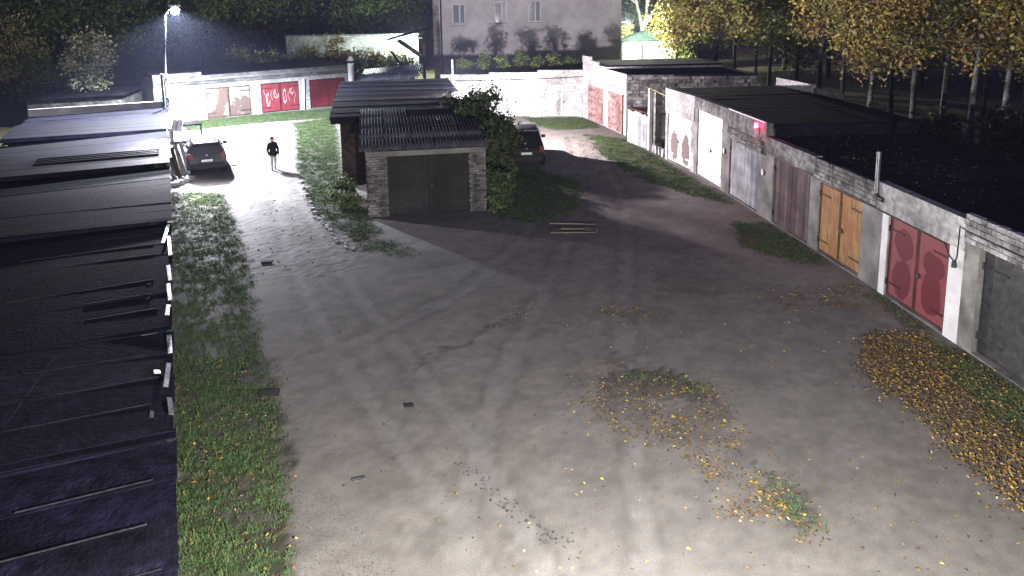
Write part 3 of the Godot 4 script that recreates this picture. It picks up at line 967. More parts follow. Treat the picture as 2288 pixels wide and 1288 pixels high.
func build_plants() -> void:
	var grp := "birches behind the coloured garages"
	# birches whose white trunks show behind the garages on the right
	for a in [[2172, 250, -42.0, "slender birch with clear white trunk below yellow leaves", .7], [2245, 240, -44.5, "birch with mottled white trunk standing right of the clear white one", .6], [2040, 230, -43.5, "birch with pale trunk half hidden by orange leaves", -.3], [1945, 240, -45.0, "birch with drooping yellow crown over the black garage roofs", -.2], [2110, 240, -47.0, "darker birch standing between the white trunks", .2]]:
		var p := Zp(a[0], a[1], a[2])
		tree("birch_tree", a[3], p, 13.5, 2.5, 3.9, 8.2, "yellow", int(a[0]), M.birch if a[0] > 2150 else M.bark_grey, 8000, Vector3(a[4], 0, .2), grp, .165, .17)
	var i := 0
	for a in [[1880, -46], [2290, -40], [2330, -47], [1830, -52], [1990, -53], [2200, -52], [2400, -50]]:
		var p := Zp(a[0], 240, a[1])
		tree("birch_tree", "autumn birch with dense yellow-brown crown among others behind the garages", p, 13.0, 2.6, 3.6, 8.3 + (i % 3) * .5, "yellow", 20 + i, M.bark, 6000, Vector3(.2, 0, 0), grp, .17)
		i += 1
	for a in [[1560, -66, "olive"], [1640, -70, "olive"], [1510, -78, "olive"], [1720, -64, "green"], [1600, -58, "olive"], [1780, -62, "green"], [1690, -76, "olive"]]:
		var p := Zp(a[0], 160, a[1])
		tree("deciduous_tree", {"olive": "olive-leaved tree in the wood beyond the corner garages", "green": "green-leaved tree standing among olive ones beyond the corner garages"}[a[2]], p, 14.0, 3.3, 4.2, 6.8 + (i % 3), a[2], 40 + i, M.bark, 5200, Vector3(.4, 0, 0), "trees beyond the corner garages", .24)
		i += 1
	# dark wood closing the background
	for a in [[1750, -82], [1850, -74], [1950, -70], [2060, -66], [2170, -70], [2280, -64], [1440, -100], [900, -100], [820, -96], [700, -98], [600, -92], [520, -96], [450, -88], [330, -84], [250, -78], [160, -74], [60, -70], [-40, -66], [120, -88], [380, -100], [1480, -96]]:
		var p := Zp(a[0], 160, a[1])
		tree("deciduous_tree", ["dark broad tree of the unlit wood behind the far garages", "dark broad tree of the unlit wood behind the birches"][int(a[0] > 1000)], p, 17.0, 4.2, 6.0, 8.2, "green", 60 + i, M.bark, 4200, Vector3.ZERO, "dark wood in the background", .32, .2)
		i += 1
	# pale bushy trees by the floodlit mast
	tree("deciduous_tree", "pale leafy young tree beyond the black-roofed row, left of the lamp pole", Zp(205, 180, -55), 6.5, 1.6, 2.2, 4.0, "pale", 3, M.bark_pale, 2600, Vector3.ZERO, "", .17, .08)
	tree("deciduous_tree", "dim spreading tree hanging over the black-roofed row's far side", Zp(30, 190, -64), 7.5, 2.9, 2.9, 4.2, "olive", 5, M.bark, 2600, Vector3.ZERO, "", .17, .1)
	tree("deciduous_tree", "small dim leafy tree at the rear of the black-roofed row", Zp(95, 222, -58), 5.2, 1.5, 1.5, 3.0, "green", 6, M.bark, 1400, Vector3.ZERO, "", .14, .06)
	i = 0
	for a in [[545, -70, 2.0], [600, -72, 1.4], [660, -68, 1.7], [700, -70, 2.0], [745, -69, 2.3], [790, -71, 1.6], [845, -76, 1.3], [885, -77, 1.0], [905, -74, .9]]:
		var p := Zp(a[0], 140, a[1])
		shrub("yellow-green bush in the thicket before the white rendered wall", Vector3(p.x, .6, p.z), 1.5 + .2 * (i % 3), a[2] * .9, "pale" if i % 3 == 2 else "olive", i, 2000, .2, "thicket before the white wall")
		i += 1
	# forked bare tree by the white outbuilding
	var t := thing("bare_tree", "bare forked pale tree behind the small white outbuilding", "tree", Vector3(Zp(1434, 80, -90).x, 0, -90))
	var st := ST()
	add_tube(st, [Vector3(0, 0, 0), Vector3(.1, 3.6, 0), Vector3(-.2, 5, 0), Vector3(-1.0, 8, .2), Vector3(-1.6, 12, 0)], [.34, .28, .2, .14, .06], 7)
	add_tube(st, [Vector3(.1, 3.6, 0), Vector3(.5, 5.4, 0), Vector3(.6, 8, -.2), Vector3(1.1, 12, 0)], [.24, .18, .12, .05], 7)
	add_tube(st, [Vector3(.3, 4.5, 0), Vector3(1.6, 6.2, .3), Vector3(2.6, 8.4, 0)], [.16, .1, .03], 6)
	add_tube(st, [Vector3(-.6, 6.5, 0), Vector3(-2.0, 7.6, .2), Vector3(-2.8, 9.5, 0)], [.1, .07, .02], 6)
	part(t, "trunk", fin(st), M.bark_pale)
	shrub("dark round bush right of the small white outbuilding", Vector3(Zp(1528, 100, -83).x, .3, -83), 1.6, 2.0, "green", 2, 1800, .22)
	shrub("lit yellow bush left of the bare forked tree", Vector3(Zp(1400, 85, -89).x, 1.6, -89), 1.2, 1.4, "olive", 1, 1200, .2)
	# black growth smothering the right side of the middle block
	i = 0
	for a in [[-.62, -32.0, .55, .9], [-.75, -33.3, .8, 1.4], [-.8, -34.9, 1.0, 1.75], [-1.0, -36.5, 1.2, 1.95], [-1.35, -38.0, 1.35, 2.05], [-1.9, -39.5, 1.3, 2.05], [-2.5, -41.0, 1.1, 1.95], [-2.2, -35.6, .8, 1.85]]:
		shrub("dense dark climber smothering the side wall of the middle block", Vector3(a[0], -.05, a[1]), a[2], a[3], "ivy", i, 3600, .16, "climbers on the middle block")
		i += 1
	shrub("small dark weed clump at the right pillar of the lone brick garage", Vector3(-.75, 0, -31.0), .3, .4, "green", 2, 500, .09)
	shrub("leafy green bush against the left wall of the lone brick garage", Vector3(-6.75, 0, -31.9), .5, .36, "green", 0, 1500, .1)
	shrub("low green bush under the brown wall of the wide block", Vector3(-7.4, 0, -33.6), .65, .42, "green", 1, 1500, .1)
	i = 0
	for a in [[16.8, -24], [18.2, -26.5], [17.6, -29], [19.8, -30], [18.8, -32.5], [17.2, -34.5], [20.5, -34.5], [22.5, -36.5], [18.4, -37.5], [21, -39.5], [24.5, -39], [16.8, -41], [19.5, -42.5], [23, -42.8], [26.5, -42.5], [15.6, -44.5]]:
		shrub("dark undergrowth bush at the edge of the wood behind the coloured garages", Vector3(a[0], -.05, a[1]), 1.35, .75 + .12 * (i % 4), "green", i, 1700, .2, "undergrowth behind the coloured garages")
		i += 1
	# weeds rooted on the roofs of the alley end, between lamp and grey house
	i = 0
	for a in [[-3.4, .7], [-2.0, 1.3], [-.6, 1.0], [.7, 1.2], [1.9, .8], [3.1, 1.1], [4.3, .7]]:
		shrub("dark weed rooted on the roof of the white alley-end garages", Vector3(a[0], 2.9, -58.6 + (i % 3) * .5), .55, a[1] * .55, "green", i, 700, .1, "weeds on the alley-end roofs")
		i += 1

func build_cover() -> void:
	# grass: tufts set where turf has taken hold
	var xf := [[], [], []]
	var cols := [[], [], []]
	for g in GRASS:
		var fp: PackedVector2Array = g[0]
		var ar := 0.0
		for i in fp.size():
			var p := fp[i]
			var q := fp[(i + 1) % fp.size()]
			ar += p.x * q.y - q.x * p.y
		ar = absf(ar) / 2
		for p in pick(fp, int(minf(ar * 260 * g[1], 16000))):
			var pt: Vector2 = p + Vector2(rng.randf_range(-.2, .2), rng.randf_range(-.2, .2))
			if nz.get_noise_2d(pt.x * 45 + 70, pt.y * 45) + rng.randf_range(-.3, .5) < -.12: continue
			var k := rng.randi() % 3
			var s := rng.randf_range(.55, 1.25)
			xf[k].append(Transform3D(Basis(Vector3.UP, rng.randf() * TAU).scaled(Vector3(s, s * rng.randf_range(.6, 1.2), s)), Vector3(pt.x, gh(pt.x, pt.y) - .005, pt.y)))
			var c := Color(.033, .072, .025).lerp(Color(.085, .088, .036), pow(rng.randf(), 2.2))
			cols[k].append(c * rng.randf_range(.75, 1.25))
	for k in 3:
		scatter_stuff("grass", ["short green grass growing along the walls and lane edges", "coarser grass tufts mixed into the yard turf", "thin yellowing grass blades in the yard turf"][k], "grass", tuft_mesh(k + 1, 11, [.055, .085, .045][k], [.12, .1, .14][k]), leafm("grass", .9, .2), xf[k], cols[k])
	# fallen leaves
	var drift := func(called: String, label: String, list: Array, tilt: float) -> void:
		var t := []
		var c := []
		for a in list:
			for q in pick(poly(a[0]), a[1]):
				var p: Vector2 = q + Vector2(rng.randfn(), rng.randfn()) * .11
				if a.size() > 3 and nz.get_noise_2d(p.x * 60, p.y * 60) + rng.randf_range(-.45, .45) < 0.0: continue
				t.append(lying(p, gh(p.x, p.y) + .012 + rng.randf() * a[2], rng.randf_range(.042, .085), tilt))
				c.append(leaf_color())
		scatter_stuff(called, label, "leaves", leaf_mesh(), leafm("leaf litter", .55, .15), t, c)
	drift.call("leaf_drift", "thick drift of yellow-brown fallen leaves along the grey-gated garage", [
		[[[1940, 740], [2060, 742], [2110, 800], [2190, 905], [2300, 1015], [2300, 1150], [2200, 1085], [2110, 1000], [2050, 925], [1960, 865], [1915, 820]], 5400, .05], [[[1880, 730], [2060, 735], [2130, 800], [2300, 980], [2300, 1200], [2190, 1120], [2080, 1010], [2010, 930], [1900, 850]], 1000, .0, 1],
		[[[2050, 745], [2160, 800], [2300, 890], [2300, 1020], [2190, 905], [2110, 800]], 700, .06]], 1.0)
	drift.call("leaf_drift", "patch of trampled brown leaves in the middle of the open yard", [
		[[[1370, 822], [1500, 838], [1600, 868], [1618, 905], [1665, 960], [1640, 1005], [1560, 1012], [1450, 992], [1330, 935], [1298, 880]], 2000, .015, 1],
		[[[1250, 840], [1370, 800], [1640, 860], [1700, 980], [1620, 1040], [1400, 1010], [1260, 930]], 260, .0]], .6)
	drift.call("leaf_drift", "streak of leaves and weeds trailing down the yard towards the lamp", [
		[[[1640, 1030], [1700, 1045], [1795, 1110], [1845, 1200], [1790, 1218], [1690, 1150], [1600, 1160], [1580, 1120]], 760, .03, 1],
		[[[1520, 1010], [1600, 1030], [1640, 1070], [1580, 1080]], 110, .01]], .7)
	drift.call("leaf_drift", "line of yellow leaves swept before the dark red gate", [
		[[[1700, 668], [1760, 650], [1900, 628], [1975, 660], [2070, 738], [2010, 720], [1900, 692], [1760, 690]], 1000, .04, 1],
		[[[1640, 520], [1760, 540], [1850, 585], [1810, 590], [1680, 570]], 420, .03, 1]], .9)
	drift.call("scattered_leaves", "single fallen leaves strewn over the bare yard", [
		[[[1250, 1000], [2300, 1000], [2300, 1300], [1250, 1300]], 150, .0], [[[700, 900], [1300, 900], [1250, 1300], [640, 1300]], 60, .0],
		[[[376, 800], [640, 800], [690, 1300], [376, 1300]], 420, .05], [[[380, 450], [540, 450], [600, 800], [376, 800]], 150, .03],
		[[[1290, 690], [1400, 680], [1500, 700], [1490, 722], [1400, 716]], 190, .02], [[[1090, 735], [1130, 712], [1200, 670], [1215, 680], [1140, 728]], 60, .02],
		[[[1250, 720], [1450, 730], [1450, 830], [1300, 830]], 60, .0], [[[1330, 300], [1480, 370], [1600, 440], [1400, 420], [1250, 330]], 400, .02], [[[660, 270], [750, 270], [850, 520], [700, 470]], 160, .04],
		[[[1650, 600], [1900, 720], [1950, 900], [1500, 760]], 120, .0], [[[1200, 560], [1650, 560], [1500, 680], [1100, 680]], 60, .0]], .8)
	# leaves blown onto the roofs of the coloured row
	var t := []
	var c := []
	for a in [[[[1720, 300], [2000, 300], [2288, 420], [2288, 490], [2160, 455], [1850, 345]], 3.16, 260]]:
		for p in pick(poly(a[0], a[1]), a[2]):
			t.append(lying(p, a[1] + .02, rng.randf_range(.06, .11), .5))
			c.append(leaf_color())
	scatter_stuff("scattered_leaves", "fallen leaves lying on the black roofs of the coloured row", "leaves", leaf_mesh(), leafm("leaf litter"), t, c)
	# gravel and clods
	t = []
	c = []
	for a in [[[[650, 1060], [760, 1110], [900, 1300], [640, 1300]], 1800, .010], [[[1010, 1030], [1060, 1035], [1190, 1150], [1270, 1230], [1180, 1180], [1060, 1090]], 90, .024, 1], [[[1200, 1180], [1290, 1190], [1290, 1220], [1200, 1220]], 36, .024, 1], [[[640, 800], [2250, 800], [2250, 1300], [640, 1300]], 2600, .009], [[[640, 600], [1800, 600], [2000, 800], [640, 800]], 900, .014], [[[520, 420], [700, 420], [780, 560], [560, 640]], 120, .03], [[[1280, 300], [1480, 380], [1350, 400], [1240, 320]], 160, .05]]:
		for p in pick(poly(a[0]), a[1]):
			var s: float = a[2] * rng.randf_range(.6, 1.7)
			t.append(Transform3D(Basis.from_euler(Vector3(rng.randf(), rng.randf() * TAU, rng.randf())).scaled(Vector3(s, s * .6, s)), Vector3(p.x, gh(p.x, p.y) + s * .12, p.y)))
			var v := rng.randf_range(.04, .16) * rng.randf_range(.5, 1.0)
			if a.size() > 3: v = rng.randf_range(.02, .06)
			c.append(Color(v, v * .95, v * .88))
	scatter_stuff("gravel", "loose gravel and dark clods on the trodden earth", "gravel", rough_brick(Vector3(1, 1, 1), 9), leafm("stone", .9, 0.0), t, c)
	# countable single leaves near the lamp
	for p in pick(poly([[1280, 1020], [2250, 1020], [2280, 1280], [1150, 1280]]), 22):
		var o := part(self, "fallen_leaf", leaf_mesh(), M.yellow_leaf)
		o.transform = lying(p, gh(p.x, p.y) + .012, rng.randf_range(.06, .09), .35)
		tag(o, "bright yellow leaf lying alone on the bare yard", "leaf", "single yellow leaves on the yard")

# ---------------------------------------------------------------- vehicles
func car_body(st_list: Array) -> Mesh:
	var st := ST()
	st.set_smooth_group(1)
	var rings := []
	for s in st_list:                      # z, floor, belt, roof, half width at belt, at roof
		var y0: float = s[1]
		var yb: float = s[2]
		var yr: float = s[3]
		var wb: float = s[4]
		var wr: float = s[5]
		var half := [Vector2(wb * .72, y0), Vector2(wb * .93, y0 + .07), Vector2(wb, lerpf(y0, yb, .45)), Vector2(wb * .985, yb - .03), Vector2(wb * .95, yb), Vector2(lerpf(wb, wr, .55), lerpf(yb, yr, .5)), Vector2(wr * 1.02, yr - .09), Vector2(wr * .9, yr - .02), Vector2(wr * .45, yr)]
		var ring := []
		for p in half: ring.append(Vector3(p.x, p.y, s[0]))
		for i in range(half.size() - 1, -1, -1): ring.append(Vector3(-half[i].x, half[i].y, s[0]))
		rings.append(ring)
	var n: int = rings[0].size()
	for i in rings.size() - 1:
		for k in n:
			var l := (k + 1) % n
			quad(st, rings[i][k], rings[i][l], rings[i + 1][l], rings[i + 1][k])
	st.set_smooth_group(-1)
	for r in [rings[0], rings[-1]]:
		for k in n / 2 - 1: quad(st, r[k], r[k + 1], r[n - 2 - k], r[n - 1 - k])
	return fin(st)
func car(called: String, label: String, at: Vector3, turn: float, paint: Material, big: float, rails: bool) -> Node3D:
	var c := thing(called, label, "car", at, turn)
	var t := big
	part(c, "body", car_body([[0.0, .46, .92, 1.0, .80, .70], [-.05, .34, .96, 1.06, .87, .72], [-.11, .31, .99, 1.28 * t, .9, .68], [-.3, .29, 1.0, 1.55 * t, .915, .62], [-.62, .27, 1.0, 1.63 * t, .92, .62], [-1.6, .26, .99, 1.66 * t, .925, .63], [-2.45, .26, .97, 1.62 * t, .925, .62], [-2.95, .26, .96, 1.42 * t, .92, .62], [-3.4, .26, .95, 1.06, .91, .7], [-3.75, .27, .91, .98, .9, .72], [-4.3, .3, .8, .85, .86, .7], [-4.5, .4, .64, .7, .74, .6]]), paint)
	var st := ST()
	st.set_smooth_group(-1)
	quad(st, Vector3(-.66, 1.07, -.055), Vector3(.66, 1.07, -.055), Vector3(.57, 1.47 * t, -.235), Vector3(-.57, 1.47 * t, -.235))
	quad(st, Vector3(-.66, 1.07, -.075), Vector3(-.57, 1.47 * t, -.26), Vector3(.57, 1.47 * t, -.26), Vector3(.66, 1.07, -.075))
	part(c, "rear_window", fin(st), M.car_glass)
	for s in [-1, 1]:
		st = ST()
		st.set_smooth_group(-1)
		for w in [[-.5, -1.35, -.62, -1.35], [-1.42, -2.2, -1.42, -2.15], [-2.27, -3.05, -2.25, -2.75]]:
			quad(st, Vector3(s * .902, 1.04, w[0]), Vector3(s * .902, 1.04, w[1]), Vector3(s * .70, 1.5 * t, w[3]), Vector3(s * .70, 1.5 * t, w[2]))
		part(c, "side_window", fin(st), M.car_glass)
		part(c, "tail_light", rough_brick(Vector3(.2, .3, .1), 1), M.tail_red, Vector3(s * .73, .95, -.02))
		var mir := part(c, "mirror", rough_brick(Vector3(.2, .15, .1), 2), paint, Vector3(s * 1.02, 1.06, -2.85))
		for z in [-.78, -3.55]:
			var w := Node3D.new()
			w.name = "wheel"
			c.add_child(w, true)
			w.position = Vector3(s * .82, .33, z)
			part(w, "tyre", tube([Vector3(-.11, 0, 0), Vector3(-.09, 0, 0), Vector3(.09, 0, 0), Vector3(.11, 0, 0)], .33, -1, 20), M.rubber)
			part(w, "rim", tube([Vector3(s * .09, 0, 0), Vector3(s * .118, 0, 0)], .21, -1, 14), M.rim)
		if rails: part(c, "roof_rail", tube([Vector3(s * .56, 1.58 * t, -.45), Vector3(s * .57, 1.69 * t, -.7), Vector3(s * .57, 1.72 * t, -1.6), Vector3(s * .56, 1.68 * t, -2.4)], .022, -1, 6), M.rim)
	part(c, "bumper", rough_brick(Vector3(1.62, .22, .16), 3), M.bumper, Vector3(0, .5, .02))
	part(c, "number_plate", spanm(-.26, .26, -.055, .055, 0, .015), M.plate, Vector3(0, .74, .035))
	part(c, "plate_recess", rough_brick(Vector3(.7, .2, .06), 0), M.bumper, Vector3(0, .75, -.005))
	part(c, "spoiler", rough_brick(Vector3(1.1, .05, .22), 2), paint, Vector3(0, 1.575 * t, -.2))
	part(c, "emblem", tube([Vector3(0, 0, -.01), Vector3(0, 0, .01)], .05, -1, 10), M.rim, Vector3(0, .98, -.01))
	return c

# ---------------------------------------------------------------- a person as one smooth surface
func smin(a: float, b: float, k: float) -> float:
	var h := maxf(k - absf(a - b), 0.0) / k
	return minf(a, b) - h * h * k * .25
func nets(st: SurfaceTool, bones: Array, cell: float, lo: Vector3, hi: Vector3) -> void:    # bones: a, b, ra, rb, colour
	var n := Vector3i(((hi - lo) / cell).ceil()) + Vector3i.ONE
	var val := PackedFloat32Array()
	val.resize(n.x * n.y * n.z)
	val.fill(9.0)
	var own := PackedByteArray()
	own.resize(val.size())
	for bi in bones.size():
		var q: Array = bones[bi]
		var a: Vector3 = q[0]
		var b: Vector3 = q[1]
		var m := maxf(q[2], q[3]) + .07
		var l0 := Vector3i(((a.min(b) - Vector3.ONE * m - lo) / cell).floor()).clamp(Vector3i.ZERO, n - Vector3i.ONE)
		var l1 := Vector3i(((a.max(b) + Vector3.ONE * m - lo) / cell).ceil()).clamp(Vector3i.ZERO, n - Vector3i.ONE)
		var ab := b - a
		var dd := maxf(ab.length_squared(), 1e-8)
		for z in range(l0.z, l1.z + 1):
			for y in range(l0.y, l1.y + 1):
				for x in range(l0.x, l1.x + 1):
					var p := lo + Vector3(x, y, z) * cell
					var t := clampf((p - a).dot(ab) / dd, 0, 1)
					var d := (p - a - ab * t).length() - lerpf(q[2], q[3], t)
					var k := (z * n.y + y) * n.x + x
					if d < val[k]: own[k] = bi
					val[k] = smin(val[k], d, .045)
	var at := {}
	var vs := []
	var cs := []
	for z in n.z - 1:
		for y in n.y - 1:
			for x in n.x - 1:
				var sum := Vector3.ZERO
				var cnt := 0
				var best := 9.0
				var who := 0
				var k0 := (z * n.y + y) * n.x + x
				var c8 := [k0, k0 + 1, k0 + n.x, k0 + n.x + 1, k0 + n.x * n.y, k0 + n.x * n.y + 1, k0 + n.x * n.y + n.x, k0 + n.x * n.y + n.x + 1]
				var neg := 0
				for i in 8:
					if val[c8[i]] < 0: neg += 1
				if neg == 0 or neg == 8: continue
				for e in [[0, 1], [2, 3], [4, 5], [6, 7], [0, 2], [1, 3], [4, 6], [5, 7], [0, 4], [1, 5], [2, 6], [3, 7]]:
					var va := val[c8[e[0]]]
					var vb := val[c8[e[1]]]
					if (va < 0) != (vb < 0):
						var t := va / (va - vb)
						var pa := Vector3(e[0] & 1, (e[0] >> 1) & 1, e[0] >> 2)
						var pb := Vector3(e[1] & 1, (e[1] >> 1) & 1, e[1] >> 2)
						sum += pa.lerp(pb, t)
						cnt += 1
				for i in 8:
					if absf(val[c8[i]]) < best:
						best = absf(val[c8[i]])
						who = own[c8[i]]
				at[k0] = vs.size()
				vs.append(lo + (Vector3(x, y, z) + sum / cnt) * cell)
				cs.append(bones[who][4])
	st.set_smooth_group(1)
	for z in range(1, n.z - 1):
		for y in range(1, n.y - 1):
			for x in range(1, n.x - 1):
				var k0 := (z * n.y + y) * n.x + x
				for ax in 3:
					var s: int = [1, n.x, n.x * n.y][ax]
					if (val[k0] < 0) == (val[k0 + s] < 0): continue
					var u: int = [n.x, n.x * n.y, 1][ax]
					var w: int = [n.x * n.y, 1, n.x][ax]
					var q := [k0, k0 - u, k0 - u - w, k0 - w]
					if val[k0] >= 0: q.reverse()
					var ok := true
					for i in 4: ok = ok and at.has(q[i])
					if not ok: continue
					for i in [0, 1, 2, 0, 2, 3]:
						st.set_color(cs[at[q[i]]])
						st.add_vertex(vs[at[q[i]]])
func build_person() -> void:
	var foot := G(612, 379)
	var p := thing("person", "person in black jacket and light trousers walking on the floodlit lane", "person", Vector3(foot.x, 0.0, foot.z), .5)
	p.scale = Vector3.ONE * .95
	var jk := Color(.008, .008, .011)
	var tr := Color(.32, .31, .33)
	var sk := Color(.45, .28, .2)
	var sh := Color(.12, .11, .11)
	var bones := [
		[Vector3(0, 1.00, 0), Vector3(0, 1.20, .01), .165, .17, jk], [Vector3(0, 1.20, .01), Vector3(0, 1.36, 0), .17, .15, jk], [Vector3(-.12, 1.37, 0), Vector3(.12, 1.37, 0), .1, .1, jk],
		[Vector3(-.07, .86, 0), Vector3(.07, .86, 0), .15, .15, jk], [Vector3(0, 1.40, 0), Vector3(0, 1.50, .015), .065, .058, sk],
		[Vector3(-.18, 1.37, 0), Vector3(-.27, 1.10, .02), .075, .06, jk], [Vector3(-.27, 1.10, .02), Vector3(-.25, .88, .13), .058, .048, jk],
		[Vector3(.18, 1.37, 0), Vector3(.27, 1.09, -.02), .075, .06, jk], [Vector3(.27, 1.09, -.02), Vector3(.26, .85, .06), .058, .048, jk],
		[Vector3(-.09, .84, 0), Vector3(-.10, .46, .10), .095, .066, tr], [Vector3(-.10, .46, .10), Vector3(-.10, .09, .04), .062, .045, tr], [Vector3(-.10, .05, .02), Vector3(-.10, .045, .19), .045, .038, sh],
		[Vector3(.09, .84, 0), Vector3(.10, .46, -.02), .095, .066, tr], [Vector3(.10, .46, -.02), Vector3(.10, .10, -.14), .062, .045, tr], [Vector3(.10, .05, -.15), Vector3(.10, .045, .02), .045, .038, sh]]
	var st := ST()
	nets(st, bones, .022, Vector3(-.42, -.02, -.3), Vector3(.42, 1.52, .34))
	# head with nose, ears and jaw on a finer grid
	var head := [[Vector3(0, 1.605, .0), Vector3(0, 1.63, -.01), .092, .09, sk], [Vector3(0, 1.55, .045), Vector3(0, 1.575, .05), .055, .06, sk], [Vector3(0, 1.60, .095), Vector3(0, 1.585, .112), .014, .016, sk], [Vector3(-.088, 1.60, 0), Vector3(-.09, 1.625, -.005), .016, .018, sk], [Vector3(.088, 1.60, 0), Vector3(.09, 1.625, -.005), .016, .018, sk], [Vector3(-.02, 1.555, .098), Vector3(.02, 1.555, .098), .009, .009, Color(.3, .1, .09)], [Vector3(0, 1.48, .01), Vector3(0, 1.54, .015), .055, .055, sk]]
	nets(st, head, .012, Vector3(-.14, 1.45, -.14), Vector3(.14, 1.76, .16))
	# hands: palm, four fingers and a thumb each
	for s in [-1, 1]:
		var w := Vector3(-.25, .88, .13) if s < 0 else Vector3(.26, .85, .06)
		add_tube(st, [w, w + Vector3(0, -.045, .015), w + Vector3(0, -.095, .025)], [.03, .036, .032], 8)
		for i in 4:
			var o := w + Vector3(s * .006, -.09, -.008 + i * .02)
			var l: float = [.062, .075, .08, .068][i]
			add_tube(st, [o, o + Vector3(-s * .008, -l * .55, .006), o + Vector3(-s * .026, -l, .012)], [.0095, .009, .007], 6)
		var th := w + Vector3(-s * .01, -.035, .045)
		add_tube(st, [th, th + Vector3(-s * .012, -.03, .022), th + Vector3(-s * .018, -.062, .026)], [.012, .011, .008], 6)
	var m := leafm("clothed figure", .85, 0.0)
	part(p, "body", fin(st), m)
	st = ST()
	var hb := [[Vector3(0, 1.64, -.015), Vector3(0, 1.655, -.025), .098, .098, Color(.13, .035, .03)], [Vector3(0, 1.58, -.055), Vector3(0, 1.66, -.04), .07, .08, Color(.13, .035, .03)]]
	nets(st, hb, .014, Vector3(-.15, 1.46, -.17), Vector3(.15, 1.78, .1))
	part(p, "hair", fin(st), m)
	for s in [-1, 1]:
		part(p, "eye", tube([Vector3(0, 0, 0), Vector3(0, 0, .006)], .011, -1, 8), M.iron, Vector3(s * .034, 1.615, .088))

